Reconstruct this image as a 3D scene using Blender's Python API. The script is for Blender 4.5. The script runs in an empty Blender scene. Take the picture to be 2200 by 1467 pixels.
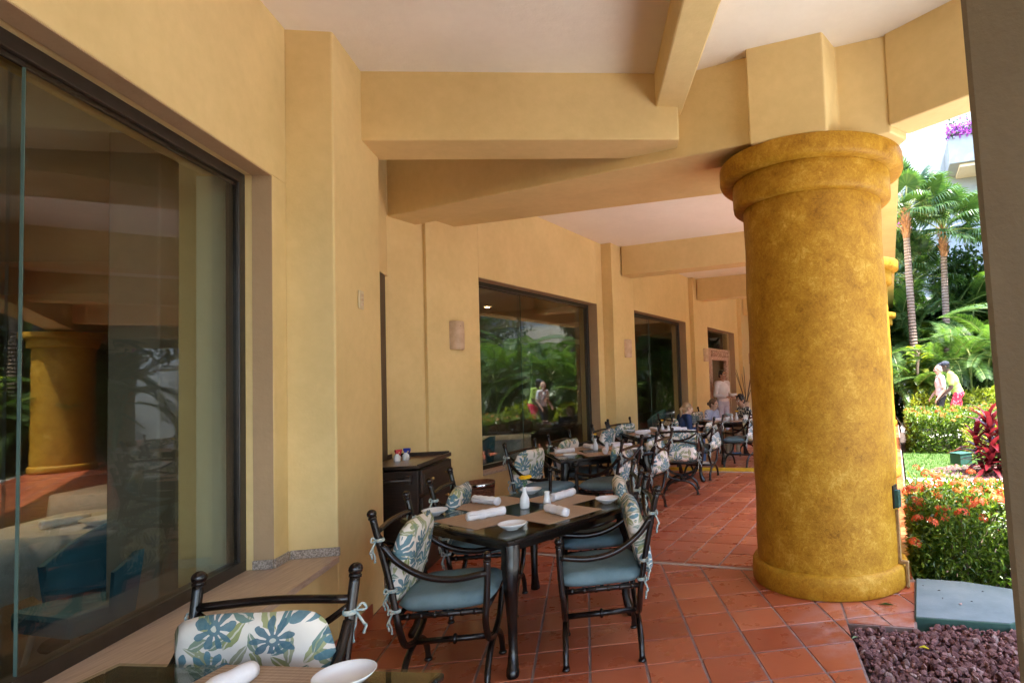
import bpy, bmesh, math, random
from mathutils import Vector, Matrix, noise
random.seed(7)
scene = bpy.context.scene
COL = scene.collection
rad = math.radians
# ------------------------------------------------------------------ camera
HC = 1.5294
def _cam():
    p, r = 0.049, 0.040
    f = Vector((0, math.cos(p), math.sin(p))); d = Vector((0, math.sin(p), -math.cos(p))); x = Vector((1, 0, 0))
    x2 = x*math.cos(r) + d*math.sin(r); d2 = -x*math.sin(r) + d*math.cos(r)
    cd = bpy.data.cameras.new('camera'); co = bpy.data.objects.new('camera', cd); COL.objects.link(co)
    m = Matrix.Identity(4)
    for i in range(3):
        m[i][0] = x2[i]; m[i][1] = -d2[i]; m[i][2] = -f[i]
    m[2][3] = HC
    co.matrix_world = m
    cd.sensor_fit = 'HORIZONTAL'; cd.sensor_width = 36.0
    cd.lens = 1272.2/2200*36
    cd.shift_x = (1100-1463.06)/2200; cd.shift_y = (752.67-733.5)/2200
    cd.clip_start = 0.05; cd.clip_end = 400
    scene.camera = co
_cam()
# ------------------------------------------------------------------ daylight
SUN_EL, SUN_AZ = rad(71), rad(138)          # azimuth clockwise from +Y
w = bpy.data.worlds.new('World'); scene.world = w; w.use_nodes = True
wn = w.node_tree.nodes; wl = w.node_tree.links
sky = wn.new('ShaderNodeTexSky'); sky.sky_type = 'NISHITA'; sky.sun_disc = False
sky.sun_elevation = SUN_EL; sky.sun_rotation = SUN_AZ; sky.air_density = 1.0; sky.dust_density = 1.5; sky.ozone_density = 1.0
wn['Background'].inputs['Strength'].default_value = 0.15
wl.new(sky.outputs[0], wn['Background'].inputs[0])
sl = bpy.data.lights.new('sun', 'SUN'); sl.energy = 2.4; sl.angle = rad(0.53); sl.color = (1.0, 0.965, 0.90)
so = bpy.data.objects.new('sun', sl); COL.objects.link(so)
sd = Vector((math.sin(SUN_AZ)*math.cos(SUN_EL), math.cos(SUN_AZ)*math.cos(SUN_EL), math.sin(SUN_EL)))
so.rotation_euler = sd.to_track_quat('Z', 'Y').to_euler()
vs = scene.view_settings
scene.display_settings.display_device = 'sRGB'
vs.view_transform = 'Standard'; vs.look = 'None'; vs.gamma = 1.0; vs.use_curve_mapping = False
vs.exposure = 3.45
cy = scene.cycles
cy.max_bounces = 12; cy.diffuse_bounces = 6; cy.glossy_bounces = 5; cy.transparent_max_bounces = 16; cy.transmission_bounces = 4
cy.sample_clamp_indirect = 6.0; cy.use_denoising = True; cy.caustics_reflective = False; cy.caustics_refractive = False

# ------------------------------------------------------------------ helpers
A1, A2 = -0.161, 0.342
D1 = Vector((math.sin(A1), math.cos(A1))); N1 = Vector((math.cos(A1), -math.sin(A1)))
D2 = Vector((math.sin(A2), math.cos(A2))); N2 = Vector((math.cos(A2), -math.sin(A2)))
def W1(n, d): return N1*n + D1*d
def W2(n, d): return N2*n + D2*d

class MB:
    def __init__(s): s.v = []; s.f = []; s.m = []; s.mi = 0
    def add(s, vs, fs):
        b = len(s.v); s.v += [tuple(p) for p in vs]
        for f in fs: s.f.append(tuple(b+i for i in f)); s.m.append(s.mi)
        return s
    def prism(s, poly, z0, z1):
        n = len(poly)
        ar = sum(poly[i][0]*poly[(i+1)%n][1]-poly[(i+1)%n][0]*poly[i][1] for i in range(n))
        if ar < 0: poly = poly[::-1]
        vs = [(p[0], p[1], z0) for p in poly]+[(p[0], p[1], z1) for p in poly]
        fs = [tuple(range(n-1, -1, -1)), tuple(range(n, 2*n))]+[(i, (i+1)%n, n+(i+1)%n, n+i) for i in range(n)]
        return s.add(vs, fs)
    def box(s, c, size, M=None):
        x, y, z = size[0]/2, size[1]/2, size[2]/2
        vs = [Vector((a*x, b*y, e*z)) for e in (-1, 1) for b in (-1, 1) for a in (-1, 1)]
        c = Vector(c)
        vs = [(M @ q if M else q)+c for q in vs]
        return s.add(vs, [(0, 2, 3, 1), (4, 5, 7, 6), (0, 1, 5, 4), (2, 6, 7, 3), (0, 4, 6, 2), (1, 3, 7, 5)])
    def quad(s, a, b, c, d): return s.add([a, b, c, d], [(0, 1, 2, 3)])
    def tube(s, pts, r, seg=8, flat=None, cap=True):
        pts = [Vector(p) for p in pts]; n = len(pts)
        rs = r if isinstance(r, (list, tuple)) else [r]*n
        vs = []; up = None
        for i, p in enumerate(pts):
            t = (pts[min(i+1, n-1)]-pts[max(i-1, 0)])
            t = t.normalized() if t.length > 1e-9 else Vector((0, 0, 1))
            if up is None:
                up = Vector((0, 0, 1)) if abs(t.z) < .9 else Vector((1, 0, 0))
                if flat is not None: up = Vector(flat)
            a = (up - t*up.dot(t))
            a = a.normalized() if a.length > 1e-6 else t.orthogonal().normalized()
            b = t.cross(a); up = a
            for k in range(seg):
                g = 2*math.pi*(k+.5)/seg
                vs.append(p + (a*math.cos(g)+b*math.sin(g))*rs[i])
        fs = []
        for i in range(n-1):
            for k in range(seg):
                k2 = (k+1) % seg
                fs.append((i*seg+k, i*seg+k2, (i+1)*seg+k2, (i+1)*seg+k))
        if cap:
            fs.append(tuple(range(seg-1, -1, -1))); fs.append(tuple((n-1)*seg+k for k in range(seg)))
        return s.add(vs, fs)
    def lathe(s, prof, seg=24, c=(0, 0, 0), a0=0, a1=2*math.pi):
        n = len(prof); full = abs(a1-a0-2*math.pi) < 1e-6; m = seg if full else seg+1
        vs = []
        for r, z in prof:
            for k in range(m):
                g = a0+(a1-a0)*k/seg
                vs.append((c[0]+r*math.cos(g), c[1]+r*math.sin(g), c[2]+z))
        fs = []
        for i in range(n-1):
            for k in range(seg):
                k2 = (k+1) % m
                fs.append((i*m+k, i*m+k2, (i+1)*m+k2, (i+1)*m+k))
        return s.add(vs, fs)
    def ball(s, c, r, seg=10, rings=7, M=None):
        c = Vector(c); sc = r if isinstance(r, (tuple, list)) else (r, r, r)
        vs = [Vector((0, 0, -sc[2]))]
        for i in range(1, rings):
            ph = math.pi*i/rings
            for k in range(seg):
                g = 2*math.pi*k/seg
                vs.append(Vector((sc[0]*math.sin(ph)*math.cos(g), sc[1]*math.sin(ph)*math.sin(g), -sc[2]*math.cos(ph))))
        vs.append(Vector((0, 0, sc[2])))
        if M: vs = [M @ q for q in vs]
        vs = [q+c for q in vs]
        fs = [(0, 1+(k+1) % seg, 1+k) for k in range(seg)]
        for i in range(rings-2):
            for k in range(seg):
                a = 1+i*seg; k2 = (k+1) % seg
                fs.append((a+k, a+k2, a+seg+k2, a+seg+k))
        L = len(vs)-1; a = 1+(rings-2)*seg
        fs += [(L, a+k, a+(k+1) % seg) for k in range(seg)]
        return s.add(vs, fs)
    def capsule(s, a, b, ra, rb, seg=10):
        s.tube([a, b], [ra, rb], seg); s.ball(a, ra, seg, 6); s.ball(b, rb, seg, 6); return s
    def mesh(s, name, mats, smooth=False):
        me = bpy.data.meshes.new(name); me.from_pydata(s.v, [], s.f)
        for m in (mats if isinstance(mats, (list, tuple)) else [mats]): me.materials.append(m)
        if max(s.m, default=0): me.polygons.foreach_set('material_index', s.m)
        if smooth: me.polygons.foreach_set('use_smooth', [True]*len(me.polygons))
        me.update(); return me
    def build(s, name, mats, parent=None, smooth=False, auto=None, loc=None, rot=None, bevel=0):
        me = s.mesh(name, mats, smooth or auto is not None)
        o = bpy.data.objects.new(name, me); COL.objects.link(o)
        if parent: o.parent = parent
        if loc is not None: o.location = loc
        if rot is not None: o.rotation_euler = rot
        if bevel:
            b = o.modifiers.new('bevel', 'BEVEL'); b.width = bevel; b.segments = 2; b.limit_method = 'ANGLE'; b.angle_limit = rad(40)
        if auto is not None:
            me.set_sharp_from_angle(angle=rad(auto))
        return o
def inst(name, me, parent=None, loc=None, rot=None, sc=None):
    o = bpy.data.objects.new(name, me); COL.objects.link(o)
    if parent: o.parent = parent
    if loc is not None: o.location = loc
    if rot is not None: o.rotation_euler = rot
    if sc is not None: o.scale = sc if isinstance(sc, (tuple, list)) else (sc, sc, sc)
    return o
def tag(o, label=None, cat=None, group=None, kind=None):
    if label: o['label'] = label
    if cat: o['category'] = cat
    if group: o['group'] = group
    if kind: o['kind'] = kind
    return o
def thing(name, label, cat, loc=(0, 0, 0), rz=0, group=None):
    o = bpy.data.objects.new(name, None); COL.objects.link(o); o.empty_display_size = .1
    o.location = loc; o.rotation_euler = (0, 0, rz)
    return tag(o, label, cat, group)
def dup(root, loc, rz, label, group=None):
    r = root.copy(); COL.objects.link(r); r.location = loc; r.rotation_euler = (0, 0, rz); r['label'] = label
    if group: r['group'] = group
    for ch in list(root.children):
        c = ch.copy(); COL.objects.link(c); c.parent = r
        for g in list(ch.children):
            d = g.copy(); COL.objects.link(d); d.parent = c
    return r
def crv(pts, n=6):
    P = [Vector(p) for p in pts]; P = [P[0]*2-P[1]]+P+[P[-1]*2-P[-2]]; out = []
    for i in range(1, len(P)-2):
        a, b, c, d = P[i-1:i+3]
        for k in range(n):
            t = k/n
            out.append(.5*((2*b)+(c-a)*t+(2*a-5*b+4*c-d)*t*t+(3*b-a-3*c+d)*t**3))
    out.append(P[-2]); return out
def az(x, y): return math.atan2(x, y)

# ------------------------------------------------------------------ materials
def new(name):
    m = bpy.data.materials.new(name); m.use_nodes = True
    nt = m.node_tree; return m, nt.nodes, nt.links, nt.nodes['Principled BSDF']
def mathn(N, L, op, a, b=None, c=None, clamp=False):
    n = N.new('ShaderNodeMath'); n.operation = op; n.use_clamp = clamp
    for i, x in enumerate((a, b, c)):
        if x is None: continue
        if isinstance(x, (int, float)): n.inputs[i].default_value = x
        else: L.new(x, n.inputs[i])
    return n.outputs[0]
def mixc(N, L, f, a, b, mode='MIX'):
    n = N.new('ShaderNodeMix'); n.data_type = 'RGBA'; n.blend_type = mode
    for i, x in ((0, f), (6, a), (7, b)):
        if isinstance(x, (int, float)): n.inputs[i].default_value = x
        elif isinstance(x, tuple): n.inputs[i].default_value = (*x, 1) if len(x) == 3 else x
        else: L.new(x, n.inputs[i])
    return n.outputs[2]
def ramp(N, L, f, stops):
    n = N.new('ShaderNodeValToRGB'); e = n.color_ramp.elements
    while len(e) < len(stops): e.new(.5)
    for k, (p, c) in enumerate(stops): e[k].position = p; e[k].color = (*c, 1) if isinstance(c, tuple) else (c, c, c, 1)
    L.new(f, n.inputs[0]); return n.outputs[0]
def noi(N, L, vec, scale, detail=4, rough=.6, dist=0):
    n = N.new('ShaderNodeTexNoise'); n.inputs['Scale'].default_value = scale; n.inputs['Detail'].default_value = detail
    n.inputs['Roughness'].default_value = rough; n.inputs['Distortion'].default_value = dist
    if vec is not None: L.new(vec, n.inputs['Vector'])
    return n.outputs[0]
def coord(N, L, kind='Object', sc=None, rot=None):
    t = N.new('ShaderNodeTexCoord').outputs[kind]
    if sc or rot:
        mp = N.new('ShaderNodeMapping'); L.new(t, mp.inputs[0])
        if sc: mp.inputs['Scale'].default_value = sc
        if rot: mp.inputs['Rotation'].default_value = rot
        t = mp.outputs[0]
    return t
def bump(N, L, B, h, strength=.3, dist=.01):
    n = N.new('ShaderNodeBump'); n.inputs['Strength'].default_value = strength; n.inputs['Distance'].default_value = dist
    L.new(h, n.inputs['Height']); L.new(n.outputs[0], B.inputs['Normal'])
def mat(name, c1, c2=None, scale=8, rough=.6, bs=0, bscale=40, bd=.004, spec=.5, metal=0, sc=None, lo=.35, hi=.65, kind='Object', rvar=0, coat=0, detail=5):
    m, N, L, B = new(name)
    B.inputs['Roughness'].default_value = rough; B.inputs['Specular IOR Level'].default_value = spec; B.inputs['Metallic'].default_value = metal
    if coat: B.inputs['Coat Weight'].default_value = coat; B.inputs['Coat Roughness'].default_value = .12
    t = coord(N, L, kind, sc)
    if c2 is None: B.inputs['Base Color'].default_value = (*c1, 1)
    else:
        n = noi(N, L, t, scale, detail)
        L.new(ramp(N, L, n, [(lo, c1), (hi, c2)]), B.inputs['Base Color'])
        if rvar:
            L.new(mathn(N, L, 'MULTIPLY_ADD', n, rvar, rough-rvar/2), B.inputs['Roughness'])
    if bs: bump(N, L, B, noi(N, L, t, bscale, 5), bs, bd)
    return m
def leafmat(name, c1, c2, trans=.35, rough=.45, scale=1.5, tcol=None):
    m, N, L, B = new(name)
    B.inputs['Roughness'].default_value = rough
    g = N.new('ShaderNodeNewGeometry')
    n = noi(N, L, coord(N, L), scale, 3)
    f = mathn(N, L, 'MULTIPLY_ADD', g.outputs['Random Per Island'], .6, mathn(N, L, 'MULTIPLY', n, .4))
    c = ramp(N, L, f, [(.2, c1), (.8, c2)])
    L.new(c, B.inputs['Base Color'])
    T = N.new('ShaderNodeBsdfTranslucent')
    if tcol: T.inputs[0].default_value = (*tcol, 1)
    else:
        L.new(mixc(N, L, 1.0, c, (1.6, 1.7, .7), 'MULTIPLY'), T.inputs[0])
    mx = N.new('ShaderNodeMixShader'); mx.inputs[0].default_value = trans
    L.new(B.outputs[0], mx.inputs[1]); L.new(T.outputs[0], mx.inputs[2])
    L.new(mx.outputs[0], N['Material Output'].inputs[0])
    return m
def glassmat(name, tint, rough=0.0, ior=1.5):
    m, N, L, B = new(name)
    N.remove(B)
    T = N.new('ShaderNodeBsdfTransparent'); T.inputs[0].default_value = (*tint, 1)
    G = N.new('ShaderNodeBsdfGlossy'); G.inputs['Roughness'].default_value = rough
    F = N.new('ShaderNodeFresnel'); bf = N.new('ShaderNodeNewGeometry').outputs['Backfacing']
    L.new(mathn(N, L, 'MULTIPLY_ADD', bf, 1/ior-ior, ior), F.inputs[0])
    mx = N.new('ShaderNodeMixShader'); L.new(F.outputs[0], mx.inputs[0]); L.new(T.outputs[0], mx.inputs[1]); L.new(G.outputs[0], mx.inputs[2])
    L.new(mx.outputs[0], N['Material Output'].inputs[0])
    return m

def plaster(name, a, b, bs=.25):
    m, N, L, B = new(name); t = coord(N, L)
    n = noi(N, L, t, 1.3, 5, .65); n2 = noi(N, L, t, 14, 4)
    f = mathn(N, L, 'MULTIPLY_ADD', n2, .3, mathn(N, L, 'MULTIPLY', n, .7))
    L.new(ramp(N, L, f, [(.36, a), (.64, b)]), B.inputs['Base Color'])
    B.inputs['Roughness'].default_value = .62; B.inputs['Specular IOR Level'].default_value = .3
    h = mathn(N, L, 'MULTIPLY_ADD', noi(N, L, t, 60, 4), .30, mathn(N, L, 'MULTIPLY_ADD', noi(N, L, t, 2.2, 3), 1.2, noi(N, L, t, 9, 6)))
    bump(N, L, B, h, bs, .012)
    return m
P = {}
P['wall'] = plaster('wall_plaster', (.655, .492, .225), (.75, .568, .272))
P['ceil'] = plaster('ceiling_plaster', (.79, .74, .66), (.85, .80, .72), .3)
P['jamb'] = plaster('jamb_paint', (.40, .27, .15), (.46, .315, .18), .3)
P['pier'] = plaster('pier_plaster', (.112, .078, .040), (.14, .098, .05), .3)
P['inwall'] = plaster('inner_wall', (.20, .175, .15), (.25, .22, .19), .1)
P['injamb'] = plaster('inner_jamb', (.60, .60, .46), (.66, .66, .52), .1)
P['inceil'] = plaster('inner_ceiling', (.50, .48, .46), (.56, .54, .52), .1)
P['white'] = plaster('white_render', (.25, .28, .30), (.29, .32, .33), .15)
def goldmat():
    m, N, L, B = new('gold_sponged_plaster'); t = coord(N, L)
    n1 = noi(N, L, t, 5.0, 9, .72, .25); n2 = noi(N, L, t, 20, 7, .7, 1.6); n3 = noi(N, L, t, 70, 4, .6, 1)
    f = mathn(N, L, 'ADD', mathn(N, L, 'MULTIPLY', n1, .46), mathn(N, L, 'MULTIPLY_ADD', n2, .32, mathn(N, L, 'MULTIPLY', n3, .22)))
    c = ramp(N, L, f, [(.36, (.22, .095, .004)), (.455, (.37, .175, .009)), (.54, (.47, .25, .018)), (.66, (.66, .42, .085))])
    L.new(c, B.inputs['Base Color']); B.inputs['Roughness'].default_value = .6; B.inputs['Specular IOR Level'].default_value = .3
    bump(N, L, B, mathn(N, L, 'MULTIPLY_ADD', n3, .4, mathn(N, L, 'MULTIPLY_ADD', n2, .5, noi(N, L, t, 3, 3))), .4, .015)
    return m
P['gold'] = goldmat()
def tilemat():
    m, N, L, B = new('terracotta_tile'); t = coord(N, L, 'Object')
    g = N.new('ShaderNodeNewGeometry').outputs['Random Per Island']; oi = N.new('ShaderNodeObjectInfo').outputs['Random']
    pos = N.new('ShaderNodeNewGeometry').outputs['Position']
    r = mathn(N, L, 'FRACT', mathn(N, L, 'ADD', g, oi))
    n = noi(N, L, pos, 3.2, 6, .65)
    c = ramp(N, L, mathn(N, L, 'MULTIPLY_ADD', n, .45, mathn(N, L, 'MULTIPLY', r, .6)), [(.12, (.26, .056, .026)), (.4, (.355, .082, .035)), (.65, (.40, .100, .043)), (.9, (.49, .15, .07))])
    wear = ramp(N, L, noi(N, L, pos, 7, 9, .75), [(.60, 0.0), (.85, 1.0)])
    c = mixc(N, L, mathn(N, L, 'MULTIPLY', wear, .22), c, (.55, .36, .30))
    ds = N.new('ShaderNodeVectorMath'); ds.operation = 'DISTANCE'; L.new(pos, ds.inputs[0]); ds.inputs[1].default_value = (1.12, 3.62, 0)
    lime = mathn(N, L, 'MULTIPLY', ramp(N, L, ds.outputs['Value'], [(.12, 1.0), (.62, 0.0)]), ramp(N, L, noi(N, L, pos, 6, 8, .72), [(.42, 0.0), (.62, 1.0)]))
    c = mixc(N, L, mathn(N, L, 'MULTIPLY', lime, .6), c, (.50, .38, .38))
    L.new(c, B.inputs['Base Color'])
    L.new(mathn(N, L, 'MULTIPLY_ADD', noi(N, L, pos, 5, 5), .30, .15), B.inputs['Roughness'])
    B.inputs['Specular IOR Level'].default_value = .5
    bump(N, L, B, noi(N, L, pos, 22, 4), .18, .006)
    return m
P['tile'] = tilemat()
P['grout'] = mat('grout', (.19, .125, .11), (.30, .21, .185), 12, .9, .3, 80)
P['strip'] = mat('strip_stone', (.36, .26, .20), (.45, .34, .26), 10, .7, .2, 60)
def sillmat():
    m, N, L, B = new('travertine'); t = coord(N, L, 'Object', (26, 1.6, 26), (0, 0, A1))
    n = noi(N, L, t, 3, 7, .7, .5); n2 = noi(N, L, coord(N, L), 9, 4)
    c = ramp(N, L, n, [(.3, (.38, .25, .17)), (.5, (.54, .40, .29)), (.7, (.66, .52, .40))])
    L.new(mixc(N, L, mathn(N, L, 'MULTIPLY', n2, .25), c, (.52, .42, .33)), B.inputs['Base Color'])
    B.inputs['Roughness'].default_value = .45
    return m
P['sill'] = sillmat()
P['granite'] = mat('speckled_granite', (.20, .16, .13), (.52, .44, .37), 110, .6, lo=.4, hi=.6)
P['bronze'] = mat('dark_bronze_frame', (.022, .017, .013), (.035, .026, .02), 20, .35)
P['glass'] = glassmat('window_glass', (.83, .86, .82), 0, 1.68)
P['glassedge'] = mat('glass_edge', (.09, .14, .12), None, rough=.35, spec=.2)
P['tglass'] = glassmat('table_glass', (.88, .92, .86), .015)
P['dwood'] = mat('dark_lacquered_wood', (.005, .0035, .003), (.013, .007, .005), 18, .24, .08, 60, .002, .4)
P['metal'] = mat('dark_brown_metal', (.006, .004, .0035), (.016, .008, .006), 14, .26, .12, 50, .002, .4)
def chipped(name, a, b, rough, chip):
    m, N, L, B = new(name); t = coord(N, L)
    c = ramp(N, L, noi(N, L, t, 14, 5), [(.35, a), (.65, b)])
    k = ramp(N, L, noi(N, L, N.new('ShaderNodeNewGeometry').outputs['Position'], 34, 6, .65), [(.71, 0.0), (.74, 1.0)])
    L.new(mixc(N, L, mathn(N, L, 'MULTIPLY', k, .8), c, chip), B.inputs['Base Color'])
    L.new(mathn(N, L, 'MULTIPLY_ADD', k, .4, rough), B.inputs['Roughness']); B.inputs['Specular IOR Level'].default_value = .42
    bump(N, L, B, noi(N, L, t, 50, 5), .12, .002); return m
P['metal'] = chipped('dark_brown_metal', (.006, .004, .0035), (.016, .008, .006), .26, (.30, .24, .20))
P['cabwood'] = mat('cabinet_wood', (.020, .012, .008), (.040, .022, .014), 6, .4, sc=(1, 1, 12))
P['cabtop'] = mat('cabinet_top_wood', (.17, .085, .045), (.27, .15, .085), 5, .28, sc=(14, 1, 1), coat=.3)
P['door'] = mat('brown_door_wood', (.028, .013, .006), (.055, .026, .012), 6, .45, sc=(14, 14, 1))
P['brass'] = mat('brass', (.65, .45, .16), None, rough=.28, metal=1)
P['chrome'] = mat('chrome', (.7, .7, .7), None, rough=.15, metal=1)
P['china'] = mat('white_china', (.78, .78, .79), None, rough=.12, spec=.6)
P['nap'] = mat('napkin_cloth', (.74, .72, .75), (.82, .80, .82), 30, .9, .5, 45, .004)
P['cloth'] = mat('white_tablecloth', (.40, .40, .42), (.46, .46, .48), 12, .9, .3, 30)
P['seat'] = mat('slate_blue_fabric', (.115, .18, .205), (.17, .25, .28), 7, .85, .55, 11, .014, .2)
P['tie'] = mat('cushion_tie_fabric', (.20, .32, .35), (.48, .48, .42), 60, .9, lo=.42, hi=.58)
P['teal'] = mat('teal_upholstery', (.016, .095, .165), (.024, .13, .21), 5, .75, .2, 150)
P['yflower'] = mat('yellow_petals', (.80, .42, .0), (.85, .55, .01), 40, .7)
P['stem'] = mat('green_stem', (.07, .20, .03), None, rough=.6)
P['clay'] = mat('sconce_clay', (.52, .36, .23), (.64, .47, .33), 10, .75, .5, 30, .006)
P['plate'] = mat('switch_plate', (.62, .50, .30), None, rough=.5)
P['dark'] = mat('black_plastic', (.015, .015, .016), None, rough=.45)
P['red'] = mat('red_plastic', (.55, .02, .03), None, rough=.35)
P['blue'] = mat('blue_plastic', (.02, .04, .38), None, rough=.35)
P['greenpaint'] = mat('green_painted_metal', (.018, .07, .055), (.03, .10, .08), 20, .55)
P['slabtop'] = mat('weathered_green_concrete', (.14, .185, .20), (.20, .245, .26), 4, .85, .3, 60, .004, rvar=.1)
P['slabside'] = mat('green_concrete_side', (.025, .075, .06), (.04, .10, .08), 8, .8)
P['yellow'] = mat('yellow_line_paint', (.68, .40, .02), (.60, .34, .02), 14, .6)
P['lamp'] = None
def emis(name, c, s):
    m, N, L, B = new(name); B.inputs['Emission Color'].default_value = (*c, 1); B.inputs['Emission Strength'].default_value = s
    B.inputs['Base Color'].default_value = (*c, 1); return m
P['lamp'] = emis('lit_downlight', (1, .62, .28), 9)
def wicker(name, a, b, s):
    m, N, L, B = new(name); t = coord(N, L)
    w1 = N.new('ShaderNodeTexWave'); w1.bands_direction = 'X'; w1.inputs['Scale'].default_value = s; w1.inputs['Distortion'].default_value = .8; w1.inputs['Detail'].default_value = 1; L.new(t, w1.inputs[0])
    w2 = N.new('ShaderNodeTexWave'); w2.bands_direction = 'Y'; w2.inputs['Scale'].default_value = s*.22; w2.inputs['Distortion'].default_value = .6; L.new(t, w2.inputs[0])
    n = noi(N, L, coord(N, L, 'Object', (60, 4, 4)), 2, 5)
    f = mathn(N, L, 'MULTIPLY_ADD', w1.outputs[1], .35, mathn(N, L, 'MULTIPLY_ADD', w2.outputs[1], .2, mathn(N, L, 'MULTIPLY', n, .45)))
    L.new(ramp(N, L, f, [(.25, a), (.75, b)]), B.inputs['Base Color']); B.inputs['Roughness'].default_value = .75
    bump(N, L, B, w1.outputs[1], .3, .002)
    return m
P['mat'] = wicker('woven_placemat', (.24, .14, .085), (.56, .40, .27), 90)
P['basket'] = mat('wicker_basket', (.10, .035, .016), (.24, .09, .045), 40, .6, .6, 60)
def floral():
    m, N, L, B = new('floral_fabric')
    t = N.new('ShaderNodeTexCoord').outputs['Object']; oi = N.new('ShaderNodeObjectInfo').outputs['Random']
    ofs = N.new('ShaderNodeCombineXYZ'); L.new(mathn(N, L, 'MULTIPLY', oi, 7.3), ofs.inputs[0]); L.new(mathn(N, L, 'MULTIPLY', oi, 3.1), ofs.inputs[1])
    va = N.new('ShaderNodeVectorMath'); va.operation = 'ADD'; L.new(t, va.inputs[0]); L.new(ofs.outputs[0], va.inputs[1]); t = va.outputs[0]
    wn_ = N.new('ShaderNodeTexNoise'); wn_.inputs['Scale'].default_value = 22; L.new(t, wn_.inputs['Vector'])
    wv = N.new('ShaderNodeVectorMath'); wv.operation = 'MULTIPLY_ADD'; L.new(wn_.outputs['Color'], wv.inputs[0]); wv.inputs[1].default_value = (.018, .018, 0); L.new(t, wv.inputs[2]); t = wv.outputs[0]
    def cells(scale, shift, rnd):
        s = N.new('ShaderNodeVectorMath'); s.operation = 'ADD'; L.new(t, s.inputs[0]); s.inputs[1].default_value = shift
        v = N.new('ShaderNodeTexVoronoi'); v.voronoi_dimensions = '2D'; v.inputs['Scale'].default_value = scale; v.inputs['Randomness'].default_value = rnd
        L.new(s.outputs[0], v.inputs['Vector'])
        d = N.new('ShaderNodeVectorMath'); d.operation = 'SUBTRACT'; L.new(s.outputs[0], d.inputs[0]); L.new(v.outputs['Position'], d.inputs[1])
        x = N.new('ShaderNodeSeparateXYZ'); L.new(d.outputs[0], x.inputs[0])
        c = N.new('ShaderNodeSeparateColor'); L.new(v.outputs['Color'], c.inputs[0])
        return x.outputs[0], x.outputs[1], c.outputs
    c = (.74, .69, .62)
    # leaves
    for sc_, sh, a, b, col1, col2 in ((8.5, (.3, .1, 0), .052, .019, (.22, .26, .09), (.34, .36, .17)), (7.0, (1.7, .6, 0), .060, .015, (.36, .34, .24), (.26, .31, .15)), (10.5, (4.1, 2.6, 0), .040, .014, (.09, .20, .22), (.30, .32, .14))):
        x, y, cc = cells(sc_, sh, .8)
        g = mathn(N, L, 'MULTIPLY', cc[0], 6.28); cs = mathn(N, L, 'COSINE', g); sn = mathn(N, L, 'SINE', g)
        u = mathn(N, L, 'ADD', mathn(N, L, 'MULTIPLY', x, cs), mathn(N, L, 'MULTIPLY', y, sn))
        v = mathn(N, L, 'SUBTRACT', mathn(N, L, 'MULTIPLY', y, cs), mathn(N, L, 'MULTIPLY', x, sn))
        au = mathn(N, L, 'ABSOLUTE', mathn(N, L, 'DIVIDE', u, a)); av = mathn(N, L, 'ABSOLUTE', mathn(N, L, 'DIVIDE', v, b))
        e = mathn(N, L, 'ADD', mathn(N, L, 'POWER', au, 1.6), mathn(N, L, 'POWER', av, 1.3))
        k = mathn(N, L, 'LESS_THAN', e, 1.0)
        vein = mathn(N, L, 'GREATER_THAN', av, .14)
        c = mixc(N, L, mathn(N, L, 'MULTIPLY', k, mathn(N, L, 'MULTIPLY_ADD', vein, .6, .35)), c, mixc(N, L, cc[1], col1, col2))
    for sc_, sh, R, npet in ((3.7, (0, 0, 0), .115, 13), (4.8, (2.3, 5.2, 0), .065, 9)):
        x, y, cc = cells(sc_, sh, .75)
        r = mathn(N, L, 'SQRT', mathn(N, L, 'ADD', mathn(N, L, 'MULTIPLY', x, x), mathn(N, L, 'MULTIPLY', y, y)))
        a_ = mathn(N, L, 'MULTIPLY_ADD', mathn(N, L, 'ARCTAN2', y, x), float(npet), mathn(N, L, 'MULTIPLY', cc[0], 6.28))
        co = mathn(N, L, 'COSINE', a_)
        pet = mathn(N, L, 'MULTIPLY_ADD', mathn(N, L, 'POWER', mathn(N, L, 'MULTIPLY_ADD', co, .5, .5), .45), .62, .40)
        rr = mathn(N, L, 'DIVIDE', r, R)
        # only a half fan on some flowers
        half = mathn(N, L, 'GREATER_THAN', mathn(N, L, 'ADD', y, mathn(N, L, 'MULTIPLY', cc[2], .05)), -.012)
        k = mathn(N, L, 'MULTIPLY', mathn(N, L, 'LESS_THAN', rr, pet), half)
        line = mathn(N, L, 'GREATER_THAN', co, -.55)
        k = mathn(N, L, 'MULTIPLY', k, mathn(N, L, 'MAXIMUM', line, mathn(N, L, 'LESS_THAN', rr, .3)))
        fc = mixc(N, L, cc[1], (.018, .065, .115), (.055, .17, .22))
        fc = mixc(N, L, mathn(N, L, 'LESS_THAN', rr, .13), fc, (.62, .60, .50))
        fc = mixc(N, L, mathn(N, L, 'MULTIPLY', noi(N, L, t, 60, 3), .4), fc, (.30, .46, .48))
        c = mixc(N, L, mathn(N, L, 'MULTIPLY', k, .93), c, fc)
    L.new(c, B.inputs['Base Color']); B.inputs['Roughness'].default_value = .9; B.inputs['Specular IOR Level'].default_value = .15
    bump(N, L, B, noi(N, L, t, 14, 4), .35, .01)
    return m
P['floral'] = floral()
P['piping'] = mat('cushion_piping', (.60, .56, .48), None, rough=.9)
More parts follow.
